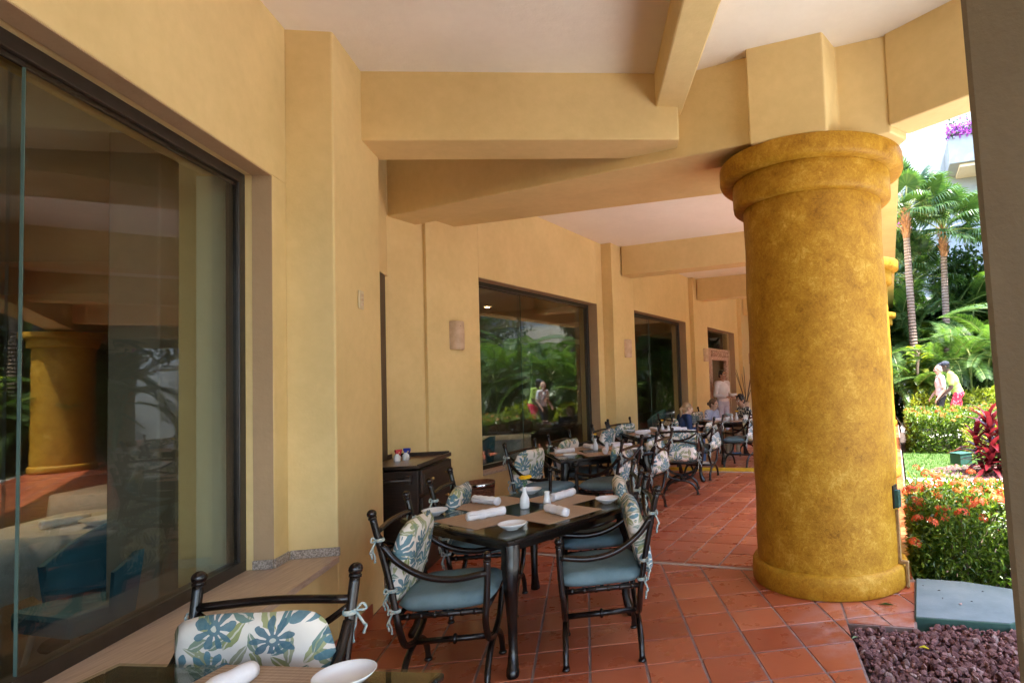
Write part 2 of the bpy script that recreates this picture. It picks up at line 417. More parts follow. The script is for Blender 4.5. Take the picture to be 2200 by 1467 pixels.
# ------------------------------------------------------------------ building
def rect(F, n0, n1, d0, d1): return [F(n0, d0), F(n1, d0), F(n1, d1), F(n0, d1)]
bld = thing('restaurant_building', 'cream yellow restaurant building with covered arcade, deep beams and big dark framed windows', 'building')
def part(name, polys, m, z=None, bevel=.006, parent=bld):
    b = MB()
    for q in polys: b.prism(q[0], q[1], q[2])
    return b.build(name, m, parent, bevel=bevel)
NI1 = -2.14
part('wall', [(rect(W1, NI1, -1.488, -5.0, 3.862), 0, .53), (rect(W1, NI1, -1.755, -5.0, 3.862), 2.805, 3.90),
              (rect(W1, NI1, -1.755, 3.70, 3.862), .53, 2.805), (rect(W1, NI1, -1.755, -5.0, -1.2), .53, 2.805)], P['wall'])
part('pilaster', [(rect(W1, NI1-.2, -1.488, 3.864, 4.675), 0, 3.90)], P['wall'], bevel=.01)
# painted reveals of the near window, laid 4 mm proud of the opening
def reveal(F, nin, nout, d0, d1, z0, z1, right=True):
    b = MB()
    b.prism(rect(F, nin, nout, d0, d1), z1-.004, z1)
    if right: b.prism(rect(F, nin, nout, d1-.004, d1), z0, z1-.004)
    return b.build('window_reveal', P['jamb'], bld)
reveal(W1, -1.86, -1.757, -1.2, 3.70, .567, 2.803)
# recess between pilaster and next bay, with brown door
A = W1(-1.75, 4.677); Bp = W2(-4.473, 4.335)
rc0 = W1(-1.95, 4.55)
part('recess_wall', [([W1(-1.75, 4.677), Bp, Bp+Vector((-.5, .1)), W1(-2.3, 4.677)], 2.62, 3.90), ([Bp+Vector((-.035, -.06)), Bp, Bp+Vector((-.5, .1)), Bp+Vector((-.5, -.1))], 0, 2.62)], P['wall'])
dv = (Bp-A)
dr = MB(); dr.prism([A+dv*.02+Vector((-.005, 0)), A+dv*.945+Vector((-.005, 0)), A+dv*.945+Vector((-.07, 0)), A+dv*.02+Vector((-.07, 0))], 0.005, 2.618)
dr.build('door', P['door'], bld, bevel=.004)
# second facade, stepping forward bay by bay
bays = [(-4.475, 4.335, 8.786, (5.66, 8.58, .555, 2.81)), (-4.29, 8.788, 12.72, (9.64, 12.43, .555, 2.80)),
        (-4.19, 12.722, 16.75, (13.75, 16.3, 0.0, 2.78)), (-4.08, 16.752, 21.0, (18.2, 20.6, .555, 2.78)), (-3.98, 21.002, 30.0, (23, 29, .555, 2.78))]
TH = .34
for i, (n0, d0, d1, (w0, w1_, z0, z1)) in enumerate(bays):
    nb = n0-TH
    polys = [(rect(W2, nb, n0, d0, w0), 0, 3.90), (rect(W2, nb, n0, w1_, d1), 0, 3.90), (rect(W2, nb, n0, w0, w1_), z1, 3.90)]
    if i == 0:
        polys[0:1] = [(rect(W2, nb, n0, d0, 4.775), 0, 3.90), (rect(W2, nb, n0-.035, 4.775, 4.835), 0, 3.90), (rect(W2, nb, n0, 4.835, w0), 0, 3.90)]
    if z0 > 0: polys.append((rect(W2, nb, n0-.03, w0, w1_), 0, z0-.035))
    part('wall', polys, P['wall'])
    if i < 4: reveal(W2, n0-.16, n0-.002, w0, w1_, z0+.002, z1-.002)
# beams
cb = Vector((math.cos(rad(5.3)), math.sin(rad(5.3)))); nbm = Vector((-cb.y, cb.x))
a0 = Vector((-2.30, 4.028)); a1 = a0+cb*2.36
part('beam', [([a0, a1, a1+nbm*.38, a0+nbm*.38], 3.279, 3.90)], P['wall'], bevel=.012)
part('beam', [(rect(W1, .565, .775, -5.0, 4.45), 3.522, 3.90)], P['wall'], bevel=.012)
bn0, bn1 = W2(-4.6, 4.357), W2(-.86, 4.125); dB = (bn1-bn0).normalized(); nB = Vector((-dB.y, dB.x))
part('beam', [([bn0, bn1, bn1+nB*.36, bn0+nB*.36], 3.20, 3.90)], P['wall'], bevel=.012)
part('beam', [([bn0+nB*.362, bn1+nB*.362, W2(-.75, 5.55), W2(-4.6, 5.27)], 3.31, 3.90)], P['wall'], bevel=.012)
for d0, nl in ((9.13, -4.27), (12.95, -4.17), (17.0, -4.06), (21.2, -3.96), (25.4, -3.9)):
    part('beam', [(rect(W2, nl, -.72, d0, d0+.36), 3.34, 3.90)], P['wall'], bevel=.012)
part('beam', [(rect(W2, -.76, -.33, 5.25, 31), 3.20, 3.90)], P['wall'], bevel=.012)
# architrave to the right of the first column
ua = Vector((.338, -.391)).normalized(); na = Vector((ua.y, -ua.x))*-1
pa = Vector((1.479, 3.963))
part('beam', [([pa, pa+ua*3.1, pa+ua*3.1+na*.26, pa+na*.26], 3.20, 3.90)], P['wall'], bevel=.012)
part('impost', [([W2(-.86, 4.02), W2(-.33, 4.02), W2(-.27, 4.25), pa+na*.02, pa+na*.24, W2(-.2, 5.2), W2(-.9, 5.2)], 3.158, 3.898)], P['wall'], bevel=.012)
# ceilings (sheets set at their own heights)
p_out = pa+ua*3.1
part('ceiling', [(rect(W1, -2.0, .60, -5.0, 4.5), 3.77, 3.83)], P['ceil'], bevel=0)
part('ceiling', [([W1(-2.1, -5.0), W1(3.2, -5.0), p_out+na*.2, pa+na*.2, W2(-.4, 5.0), W2(-.4, 31), W2(-4.8, 31), W2(-4.8, 4.3), W1(-2.1, 4.6)], 3.835, 3.895)], P['ceil'], bevel=0)
part('roof', [([W1(-13, -5.0), W1(3.3, -5.0), p_out+na*.3, p_out+na*.62, pa+na*.62+Vector((.12, .35)), W2(.2, 5.6), W2(.1, 31), W2(-13, 31), W1(-13, 14)], 3.90, 4.15)], P['wall'], bevel=0)
# windows: frame (part) with panes and sill as sub-parts
def window(F, ng, d0, d1, z0, z1, split, nf, fr=.055, sill_n=None):
    b = MB(); hw = .035
    b.prism(rect(F, ng-hw, ng+hw, d0, d1), z0, z0+fr); b.prism(rect(F, ng-hw, ng+hw, d0, d1), z1-fr, z1)
    b.prism(rect(F, ng-hw, ng+hw, d0, d0+fr), z0+fr, z1-fr); b.prism(rect(F, ng-hw, ng+hw, d1-fr, d1), z0+fr, z1-fr)
    b.prism(rect(F, ng+.006, ng+.013, d0+fr, d1-fr), z1-fr-.02, z1-fr)
    w_ = b.build('window', P['bronze'], bld, bevel=.003)
    ds = [d0+fr]+split+[d1-fr]
    for k in range(len(ds)-1):
        g = MB(); o = .013 if k % 2 else -.013
        e0 = ds[k]-(.03 if k else 0); e1 = ds[k+1]
        g.prism(rect(F, ng+o-.005, ng+o+.005, e0, e1), z0+fr-.01, z1-fr+.01)
        g.build('pane', P['glass'], w_)
        if k:
            e = MB(); e.prism(rect(F, ng+o-.005, ng+o+.005, e0-.004, e0-.001), z0+fr, z1-fr-.022); e.build('pane_edge', P['glassedge'], w_)
    if sill_n:
        s = MB(); s.prism(rect(F, ng-.03, sill_n, d0, d1+(.16 if F is W1 else 0)), z0-.037, z0)
        if F is W1: s.v = [v for v in s.v]
        s.build('sill', P['sill'], w_, bevel=.004)
    return w_
window(W1, -1.93, -1.2, 3.696, .567, 2.80, [2.40], 0, .06, -1.476)
for (n0, d0, d1, (w0, w1_, z0, z1)), sp in zip(bays[:2]+bays[3:4], ([6.75], [10.75], [19.4])):
    window(W2, n0-.19, w0, w1_-.004, z0, z1-.004, sp, 0, .05, n0+.008)
# granite skirting above the near sill, terracotta skirting on the floor
b = MB(); b.prism(rect(W1, -1.755+.001, -1.743, 3.69, 3.85), .568, .618); b.prism(rect(W1, -1.743, -1.474, 3.850, 3.863), .568, .618); b.prism(rect(W1, -1.86, -1.756, 3.682, 3.6945), .568, .618)
b.build('granite_skirting', P['granite'], bld, bevel=.002)
for k in range(30):
    q = MB(); e0 = -4.3+k*.3
    if e0+.296 > 4.68: break
    q.prism(rect(W1, -1.487, -1.476, e0+.002, e0+.298), .002, .092); q.build('skirting_tile', P['tile'], bld, bevel=.002)
# stone door surround with carved band and transom in third bay
n0, d0, d1, (w0, w1_, z0, z1) = bays[2]
stone = mat('carved_pink_stone', (.42, .24, .17), (.60, .42, .32), 26, .8, .8, 26, .02, lo=.42, hi=.58)
b = MB()
b.prism(rect(W2, n0-.26, n0-.17, 14.2, 14.62), 0, 2.28); b.prism(rect(W2, n0-.26, n0-.17, 15.98, 16.2), 0, 2.28); b.prism(rect(W2, n0-.26, n0-.16, 14.2, 16.2), 2.0, 2.30)
ds_ = b.build('door_surround', stone, bld, bevel=.01)
for k in range(8):
    q = MB(); c = W2(n0-.158, 14.5+k*.21); q.ball((c.x, c.y, 2.16), (.085, .03, .085), 8, 6, Matrix.Rotation(-A2, 3, 'Z')); q.build('carved_rosette', stone, ds_, smooth=True)
q = MB(); q.prism(rect(W2, n0-.22, n0-.21, w0+.01, 16.29), 2.31, 2.77); q.build('transom_pane', P['glass'], bld)
part('door_jamb', [(rect(W2, n0-.9, n0-.15, 16.21, 16.295), 0, 2.30)], P['jamb'])
# dining room behind the glass
room = MB()
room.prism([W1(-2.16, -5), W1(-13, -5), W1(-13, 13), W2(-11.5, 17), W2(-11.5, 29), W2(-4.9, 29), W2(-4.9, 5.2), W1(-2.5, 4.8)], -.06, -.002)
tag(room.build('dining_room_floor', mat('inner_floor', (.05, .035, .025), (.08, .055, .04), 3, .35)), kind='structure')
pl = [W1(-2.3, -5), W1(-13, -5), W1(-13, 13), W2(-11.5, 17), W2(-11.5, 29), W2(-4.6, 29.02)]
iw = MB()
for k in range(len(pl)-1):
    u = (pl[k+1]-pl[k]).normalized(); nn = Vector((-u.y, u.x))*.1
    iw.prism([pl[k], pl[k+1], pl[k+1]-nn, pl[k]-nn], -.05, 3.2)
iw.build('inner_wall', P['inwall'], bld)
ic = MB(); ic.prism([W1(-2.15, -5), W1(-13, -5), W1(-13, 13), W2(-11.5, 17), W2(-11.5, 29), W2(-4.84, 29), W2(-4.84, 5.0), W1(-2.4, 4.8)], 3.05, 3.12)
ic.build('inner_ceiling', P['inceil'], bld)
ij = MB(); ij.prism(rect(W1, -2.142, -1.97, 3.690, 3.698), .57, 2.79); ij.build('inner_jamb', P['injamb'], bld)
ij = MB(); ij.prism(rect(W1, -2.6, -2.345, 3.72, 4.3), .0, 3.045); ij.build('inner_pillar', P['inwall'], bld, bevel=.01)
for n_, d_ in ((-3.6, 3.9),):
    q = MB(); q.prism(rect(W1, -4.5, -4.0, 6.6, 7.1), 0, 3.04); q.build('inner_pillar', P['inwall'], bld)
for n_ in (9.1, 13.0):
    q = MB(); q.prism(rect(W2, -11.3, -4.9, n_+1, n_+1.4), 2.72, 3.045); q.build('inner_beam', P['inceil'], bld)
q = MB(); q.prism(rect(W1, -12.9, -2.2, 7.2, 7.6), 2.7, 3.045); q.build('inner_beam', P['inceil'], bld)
def downlight(x, y, label):
    t = thing('downlight', label, 'ceiling light', (x, y, 3.048), 0, 'lit downlights in the dining room ceiling')
    ld = bpy.data.lights.new('downlight_lamp', 'SPOT'); ld.energy = 22; ld.color = (1, .72, .42); ld.spot_size = rad(130); ld.spot_blend = .6; ld.shadow_soft_size = .06
    lo_ = bpy.data.objects.new('downlight_lamp', ld); COL.objects.link(lo_); lo_.parent = t; lo_.location = (0, 0, -.03)
    q = MB(); q.lathe([(.05, -.012), (.07, -.014), (.075, 0)], 14); q.build('trim_ring', P['white'], t, True)
    q = MB(); q.lathe([(.0, -.008), (.05, -.008)], 14); q.build('lamp_lens', P['lamp'], t)
for (F, n_, d_, l) in ((W1, -7.38, 9.71, 'small lit downlight in the dark dining room behind the near window, left of the pair'), (W1, -6.77, 11.51, 'small lit downlight behind the near window, close to the pale inner jamb'),
                       (W1, -4.6, 4.4, 'small lit downlight over the white-clothed table behind the near window'), (W2, -7.16, 9.29, 'small lit downlight high behind the second window, on its left'), (W2, -7.0, 11.82, 'small lit downlight high behind the second window, on its right')):
    p = F(n_, d_); downlight(p.x, p.y, l)

# ------------------------------------------------------------------ gold columns
def column(x, y, label, pipe=False):
    t = thing('column', label, 'column', (x, y, 0), 0, 'gold sponge-painted arcade columns')
    q = MB(); q.lathe([(0, .002), (.565, .002), (.574, .015), (.575, .10), (.572, .135), (.558, .157), (.535, .163), (.5, .165)], 64); q.build('base', P['gold'], t, auto=50)
    pr = [(.531+.004*math.sin(k*1.7)-.006*k/16, .158+k*(2.70)/16) for k in range(17)]
    q = MB(); q.lathe(pr, 64); q.build('shaft', P['gold'], t, True)
    q = MB(); q.lathe([(.50, 2.815), (.575, 2.815), (.598, 2.832), (.602, 2.86), (.602, 3.0), (.60, 3.018), (.67, 3.018), (.692, 3.03), (.70, 3.05), (.70, 3.145), (.692, 3.160), (.3, 3.163)], 64); q.build('capital', P['gold'], t, auto=50)
    return t
col1 = column(1.061, 4.603, 'big gold sponge-painted round column nearest the camera with a thick ringed capital')
for d_, l in ((9.35, 'second gold column, just showing sunlit behind the big near column'), (17.75, 'third gold column far down the arcade edge by the garden'), (26.2, 'farthest gold column at the end of the arcade')):
    p = W2(-.54, d_); column(p.x, p.y, l)
# outlet box and conduit on the near column
t = thing('outlet_box', 'small green outlet box with wooden conduit strip on the big column', 'outlet box', (0, 0, 0))
def onc(a, r, z): return Vector((1.061+r*math.cos(rad(a)), 4.603+r*math.sin(rad(a)), z))
c = onc(-36, .548, .62); q = MB(); q.box(c, (.035, .065, .125), Matrix.Rotation(rad(-36), 3, 'Z')); q.build('box', P['greenpaint'], t, bevel=.006)
q = MB(); c = onc(-36, .53, .635); q.box(c, (.012, .09, .16), Matrix.Rotation(rad(-36), 3, 'Z')); q.build('back_plate', P['dark'], t)
q = MB(); cw = mat('pale_weathered_wood', (.24, .14, .05), (.36, .23, .10), 20, .8)
q.box(onc(-36, .540, .36), (.02, .028, .36), Matrix.Rotation(rad(-36), 3, 'Z')); q.box(onc(-36, .565, .177), (.07, .028, .022), Matrix.Rotation(rad(-36), 3, 'Z')); q.box(onc(-36, .588, .085), (.02, .028, .16), Matrix.Rotation(rad(-36), 3, 'Z'))
q.build('conduit', cw, t, bevel=.003)

# ------------------------------------------------------------------ near pier at the right
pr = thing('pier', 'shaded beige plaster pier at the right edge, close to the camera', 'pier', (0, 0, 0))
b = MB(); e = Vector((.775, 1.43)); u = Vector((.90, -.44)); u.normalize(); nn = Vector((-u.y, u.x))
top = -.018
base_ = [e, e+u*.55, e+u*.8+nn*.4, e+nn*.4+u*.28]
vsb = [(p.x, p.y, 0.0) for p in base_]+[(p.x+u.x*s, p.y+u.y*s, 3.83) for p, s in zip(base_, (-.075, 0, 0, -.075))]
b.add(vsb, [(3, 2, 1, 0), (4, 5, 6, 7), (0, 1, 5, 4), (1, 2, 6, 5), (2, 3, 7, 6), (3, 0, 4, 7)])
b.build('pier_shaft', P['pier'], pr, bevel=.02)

# ------------------------------------------------------------------ wall lamps, switch
def sconce(F, n, d, z, label):
    p = F(n, d); t = thing('wall_lamp', label, 'wall lamp', (p.x, p.y, z), -A2-math.pi/2, 'clay half-round wall lamps on the arcade wall')
    q = MB(); q.lathe([(.085, -.155), (.092, -.145), (.094, 0), (.092, .145), (.085, .155), (.078, .15), (.078, -.15), (.085, -.155)], 18, (0, 0, 0), 0, math.pi); q.build('clay_shade', P['clay'], t, auto=40)
    q = MB(); q.box((0, .008, 0), (.16, .014, .27)); q.build('back_plate', P['clay'], t)
    q = MB(); q.ball((.02, .085, .10), .007, 6, 4); q.build('hole', P['dark'], t)
    return t
for i, (n, d, l) in enumerate(((-4.475, 5.25, 'clay half-round wall lamp nearest, left of the second window'), (-4.29, 9.27, 'clay half-round wall lamp between the second and third windows'),
                               (-4.19, 13.42, 'clay half-round wall lamp left of the carved stone doorway'), (-4.08, 17.6, 'farthest clay half-round wall lamp, beyond the stone doorway'))):
    sconce(W2, n, d, 2.105-.01*i, l)
p = W1(-1.482, 4.257); t = thing('switch_plate', 'small flat switch plate on the plaster pilaster', 'switch', (p.x, p.y, 2.15), -A1-math.pi/2)
q = MB(); q.box((0, .004, 0), (.075, .012, .125)); q.build('plate', P['plate'], t, bevel=.003)
for k in (-1, 0, 1):
    q = MB(); q.box((0, .013, k*.03), (.022, .008, .022)); q.build('switch_button', P['clay'], t)

# ------------------------------------------------------------------ terrace floor
camM = scene.camera.matrix_world.inverted()
def prj(p):
    q = camM @ Vector(p); z = -q.z
    if z < .05: return None
    return (1463.06+1272.2*q.x/z, 752.67-1272.2*q.y/z, z)
def inview(p, mg=60):
    q = prj(p); return q and -mg < q[0] < 2200+mg and -mg < q[1] < 1467+mg
def clip(poly, pt, nrm):
    out = []; n = len(poly)
    for i in range(n):
        a, b_ = poly[i], poly[(i+1) % n]; da = (a-pt).dot(nrm); db = (b_-pt).dot(nrm)
        if da >= 0: out.append(a)
        if (da >= 0) != (db >= 0): out.append(a+(b_-a)*(da/(da-db)))
    return out
cc = Vector((1.061, 4.603)); T = .3
def half(p, q, inside):      # half plane through p,q containing 'inside'
    p, q, inside = Vector(p), Vector(q), Vector(inside); n = Vector((-(q-p).y, (q-p).x)).normalized()
    if (inside-p).dot(n) < 0: n = -n
    return (p, n)
ge = half((.8603, 2.997), (.9245, 3.471), (0, 3))
near = (cc-D2*.03, -D2)
R1 = [near, ge, (W1(-1.49, 0), N1)]
R2 = [near, (ge[0], -ge[1]), half((.885, 3.735), (1.33, 3.607), (1.0, 4.2)), half((1.33, 3.607), (1.63, 4.37), (.8, 4.2))]
R3 = [(cc+D2*.03, D2), (W2(.06, 0), -N2), (W2(-4.62, 0), N2), (W2(0, 30), -D2)]
def tilepolys():
    c, s = D1.y, D1.x
    for i in range(-14, 14):
        for j in range(-28, 14):
            yield 'a', [Vector((T*(.299+(i+a)*c+(j+b_)*s), T*(10.078-(i+a)*s+(j+b_)*c))) for a, b_ in ((0, 0), (1, 0), (1, 1), (0, 1))]
    c, s = D2.y, D2.x
    for i in range(-22, 14):
        for j in range(-14, 90):
            yield 'b', [Vector((T*(-2.604+(i+a)*c+(j+b_)*s), T*(18.822-(i+a)*s+(j+b_)*c))) for a, b_ in ((0, 0), (1, 0), (1, 1), (0, 1))]
def inset(poly, g):
    n = len(poly); c = sum(poly, Vector((0, 0)))/n; out = poly
    for i in range(n):
        a, b_ = poly[i], poly[(i+1) % n]
        if (b_-a).length < 1e-4: continue
        nn = Vector((-(b_-a).y, (b_-a).x)).normalized()
        if (c-a).dot(nn) < 0: nn = -nn
        out = clip(out, a+nn*g, nn)
    return out
tiles = []
for kind, sq in tilepolys():
    for reg in ((R1, R2) if kind == 'a' else (R3,)):
        q = sq
        for pt, n in reg:
            q = clip(q, pt, n)
            if len(q) < 3: break
        if len(q) < 3: continue
        q = inset(q, .007)
        if len(q) < 3: continue
        ar = abs(sum(q[k].x*q[(k+1) % len(q)].y-q[(k+1) % len(q)].x*q[k].y for k in range(len(q))))/2
        if ar < .0006: continue
        tiles.append((q, ar))
def tilegeo(mb, q, c=Vector((0, 0)), dz=0):
    n = len(q)
    ar = sum(q[k].x*q[(k+1) % n].y-q[(k+1) % n].x*q[k].y for k in range(n))
    if ar < 0: q = q[::-1]
    ct = sum(q, Vector((0, 0)))/n
    top = [ct+(p-ct)*(1-.012) for p in q]
    vs = [(p.x-c.x, p.y-c.y, -.012) for p in q]+[(p.x-c.x, p.y-c.y, -.003+dz) for p in q]+[(p.x-c.x, p.y-c.y, dz) for p in top]
    fs = [(k, (k+1) % n, n+(k+1) % n, n+k) for k in range(n)]+[(n+k, n+(k+1) % n, 2*n+(k+1) % n, 2*n+k) for k in range(n)]+[tuple(range(2*n, 3*n))]
    mb.add(vs, fs)
fl = MB()
fl.prism([W1(-1.6, -4.5), Vector((.5, -4.5)), Vector((.80, 2.4)), Vector((.9235, 3.465)), Vector((.90, 3.73)), Vector((1.335, 3.60)), Vector((1.64, 4.37)), Vector((1.70, 4.9)), W2(.07, 5.5), W2(.07, 30), W2(-4.62, 30), W2(-4.62, 4.6), W1(-2.2, 4.8), W1(-1.6, 4.68)], -.12, -.005)
floor_ = fl.build('terrace_floor', P['grout']); tag(floor_, kind='structure')
sc_ = []
for q, ar in tiles:
    c = sum(q, Vector((0, 0)))/len(q); pj = prj((c.x, c.y, 0)); v = 0
    if pj and inview((c.x, c.y, 0)):
        hid = (1600 < pj[0] < 1925 and pj[1] < 1180)
        v = 0 if hid else ar/pj[2]**3
    sc_.append(v)
order = sorted(range(len(tiles)), key=lambda k: -sc_[k])
big = set(k for k in order[:300] if sc_[k] > 0)
rest = MB(); R_ = random.Random(3)
for k, (q, ar) in enumerate(tiles):
    c = sum(q, Vector((0, 0)))/len(q); dz = R_.uniform(-.001, .0012)
    if k in big:
        m_ = MB(); tilegeo(m_, q, c, dz); m_.build('tile', P['tile'], floor_, loc=(c.x, c.y, 0))
    else: tilegeo(rest, q, Vector((0, 0)), dz)
tag(rest.build('tile', P['tile'], floor_), kind='stuff')
q = MB(); q.prism([W2(-4.46, 4.692-.024), W2(-.54, 4.692-.024), W2(-.54, 4.692+.024), W2(-4.46, 4.692+.024)], -.012, .0005); q.build('joint_strip', P['strip'], floor_)
q = MB(); q.prism(rect(W2, -4.27, -.1, 9.46, 9.52), -.012, .05); q.build('yellow_line', P['yellow'], floor_)
q = MB(); q.prism(rect(W2, -4.27, -.1, 9.34, 9.42), -.012, .0022); q.build('grey_line', P['strip'], floor_)
# ------------------------------------------------------------------ furniture
def pillow(w_, h, t, n=14, k=4.0, sag=0, q=5):
    b = MB(); vs = []; idx = {}
    def P2(i, j):
        u, v = -1+2*i/n, -1+2*j/n
        m = max(abs(u), abs(v)); e = ((abs(u)**k+abs(v)**k)**(1/k)) or 1
        s = m/e if e else 1
        return u*s, v*s, m
    for sgn in (1, -1):
        for i in range(n+1):
            for j in range(n+1):
                x, y, m = P2(i, j)
                edge = m > .999
                if sgn < 0 and edge: idx[(sgn, i, j)] = idx[(1, i, j)]; continue
                z = 0 if edge else sgn*t/2*(1-m**q)**.45*(1-.12*math.cos(x*5)*math.cos(y*4))
                idx[(sgn, i, j)] = len(vs)
                vs.append((x*w_/2*(1+.012*math.sin(y*7)), y*h/2*(1+.012*math.sin(x*6)), z+sag*(x*x)))
    fs = []
    for i in range(n):
        for j in range(n):
            a = [idx[(1, i, j)], idx[(1, i+1, j)], idx[(1, i+1, j+1)], idx[(1, i, j+1)]]; fs.append(tuple(a))
            a = [idx[(-1, i, j)], idx[(-1, i, j+1)], idx[(-1, i+1, j+1)], idx[(-1, i+1, j)]]; fs.append(tuple(a))
    return b.add(vs, fs)
RT = .0165
def bow(b, c, d, s=1):
    c = Vector(c); d = Vector(d)
    b.tube(crv([c, c+Vector((.018*s, -.01, .02)), c+Vector((.03*s, -.012, .0)), c], 4), .0045, 5)
    b.tube(crv([c, c+Vector((-.018*s, -.012, .018)), c+Vector((-.028*s, -.01, -.005)), c], 4), .0045, 5)
    for k, l in ((.018, .08), (-.010, .11)):
        b.tube(crv([c, c+Vector((k*s, -.02, -.05)), c+Vector((k*1.6*s, -.012, -l*.7)), c+Vector((k*1.2*s, -.01, -l))], 4), [.005]*12+[.006], 5, flat=(1, 0, 0))
def make_chair():
    t = thing('dining_chair', 'x', 'chair')
    for s in (-1, 1):
        x = .245*s
        back = crv([(x*1.04, -.315, .915), (x*1.02, -.285, .78), (x, -.245, .60), (x, -.215, .44), (x*.96, -.205, .36), (x*.62, -.205, .245), (0, -.205, .195)], 5)
        b = MB(); b.tube(back, RT, 10); o = b.build('back_post', P['metal'], t, True)
        b = MB(); b.ball((x*1.04, -.318, .93), .0225, 12, 8); b.tube([(x*1.037, -.314, .905), (x*1.04, -.316, .915)], .02, 10); b.build('finial', P['metal'], o, True)
        fr = crv([(x, .225, .665), (x, .222, .55), (x, .215, .43), (x*.96, .208, .36), (x*.62, .205, .245), (0, .205, .195)], 5)
        b = MB(); b.tube(fr, RT, 10); o = b.build('front_post', P['metal'], t, True)
        b = MB(); b.ball((x, .226, .685), .0225, 12, 8); b.tube([(x, .225, .655), (x, .225, .665)], .02, 10); b.build('finial', P['metal'], o, True)
        b = MB(); b.tube(crv([(x*1.02, -.275, .775), (x*1.03, -.20, .685), (x*1.04, -.08, .61), (x*1.03, .06, .582), (x*1.01, .222, .600)], 6), .0165, 10); b.build('armrest', P['metal'], t, True)
        for y in (-.205, .205):
            b = MB(); b.tube(crv([(0, y, .198), (x*.45, y, .172), (x*.80, y, .10), (x*.93, y, .012)], 5), [.0165]*13+[.015, .016, .018], 10)
            b.lathe([(0, 0), (.022, 0), (.023, .008), (.016, .016)], 10, (x*.93, y, .0)); b.build('leg', P['metal'], t, True)
        # seat side rail with cane wraps
        b = MB(); b.tube([(x*.98, -.215, .415), (x*.98, .215, .415)], .014, 8)
        for k in range(6): b.tube([(x*.98, -.17+.065*k, .415), (x*.98, -.155+.065*k, .415)], .0165, 8)
        b.build('seat_rail', P['metal'], t, True)
    b = MB(); b.tube([(0, -.205, .195), (0, .205, .195)], .0155, 8); b.ball((0, 0, .195), (.028, .014, .028), 10, 6); b.build('stretcher', P['metal'], t, True)
    b = MB(); b.tube([(-.24, .212, .415), (.24, .212, .415)], .013, 8); b.tube([(-.24, -.212, .415), (.24, -.212, .415)], .013, 8); b.tube([(-.24, 0, .412), (.24, 0, .412)], .011, 8); b.build('seat_frame', P['metal'], t, True)
    b = MB(); b.tube(crv([(-.25, -.298, .838), (0, -.308, .846), (.25, -.298, .838)], 5), .0145, 8); b.build('top_rail', P['metal'], t, True)
    b = MB(); b.tube(crv([(-.247, -.293, .82), (-.14, -.285, .755), (0, -.282, .725), (.14, -.285, .755), (.247, -.293, .82)], 5), .012, 8)
    b.tube(crv([(-.244, -.262, .665), (0, -.276, .715), (.244, -.262, .665)], 5), .012, 8); b.tube(crv([(-.243, -.25, .60), (0, -.258, .59), (.243, -.25, .60)], 5), .0135, 8); b.build('back_lattice', P['metal'], t, True)
    m = pillow(.49, .475, .082, 16, 6, 0, 9).mesh('seat_cushion', P['seat'], True)
    inst('seat_cushion', m, t, (0, .005, .462))
    m = pillow(.485, .42, .095, 16, 5.5, 0, 6).mesh('back_cushion', P['floral'], True)
    inst('back_cushion', m, t, (0, -.218, .652), (rad(90-13), 0, 0))
    for s in (-1, 1):
        for y, z in ((-.285, .80), (-.228, .55), (-.212, .45)):
            b = MB(); b.lathe([(.0175, -.008), (.0215, -.007), (.0225, 0), (.0215, .008), (.0175, .009)], 10, (.249*s, y, z))
            bow(b, (.262*s, y-.012, z), (0, 0, 0), s)
            b.build('cushion_tie', P['tie'], t, True)
    return t
chair0 = make_chair(); _used = [False]
def chair(x, y, a, label, group='metal dining chairs with floral back cushions'):
    rz = -rad(a)
    if not _used[0]:
        _used[0] = True; chair0.location = (x, y, .0005); chair0.rotation_euler = (0, 0, rz); tag(chair0, label, None, group); return chair0
    return dup(chair0, (x, y, .0005), rz, label, group)
chair(-1.27, 3.24, 82.8, 'metal armchair at the left corner of the nearest full table, its seat in plain view')
chair(-1.40, 4.21, 83, 'metal armchair between the nearest full table and the dark cabinet')
chair(-.522, 3.51, -100.5, 'metal armchair in full side view on the right of the nearest full table')
chair(-.66, 4.22, -100, 'metal armchair tucked under the far right side of the nearest full table')
chair(-1.372, 1.716, 176.6, 'metal armchair closest to the camera, facing it over the cut-off table at the bottom edge')
chair(-1.46, 6.235, 112, 'metal armchair on the left of the second table, below the second window')
chair(-1.245, 7.24, 108, 'metal armchair half hidden behind the second table, against the second window')
chair(-.847, 6.356, -71, 'metal armchair on the near right of the second table, its lattice back towards the aisle')
chair(-.53, 7.11, -71, 'metal armchair on the far right of the second table, lattice back towards the aisle')
chair(-.065, 8.15, 3, 'metal armchair seen squarely from behind at the near side of the third table')
chair(-.92, 8.55, 105, 'metal armchair on the near left of the third table, by the plaster step')
chair(-.80, 9.45, 128, 'metal armchair on the far left of the third table, in front of the third window')
chair(.24, 9.28, -71, 'metal armchair on the right of the third table, just before the yellow floor line')
chair(.95, 10.32, -62, 'metal armchair at the near right of the farthest table, empty seat turned to the camera')
chair(-.05, 10.42, 62, 'metal armchair holding the woman in navy blue')
chair(.42, 11.98, 125, 'metal armchair holding the woman in the striped shirt')
chair(1.42, 12.1, -130, 'metal armchair holding the young man in the patterned shirt')

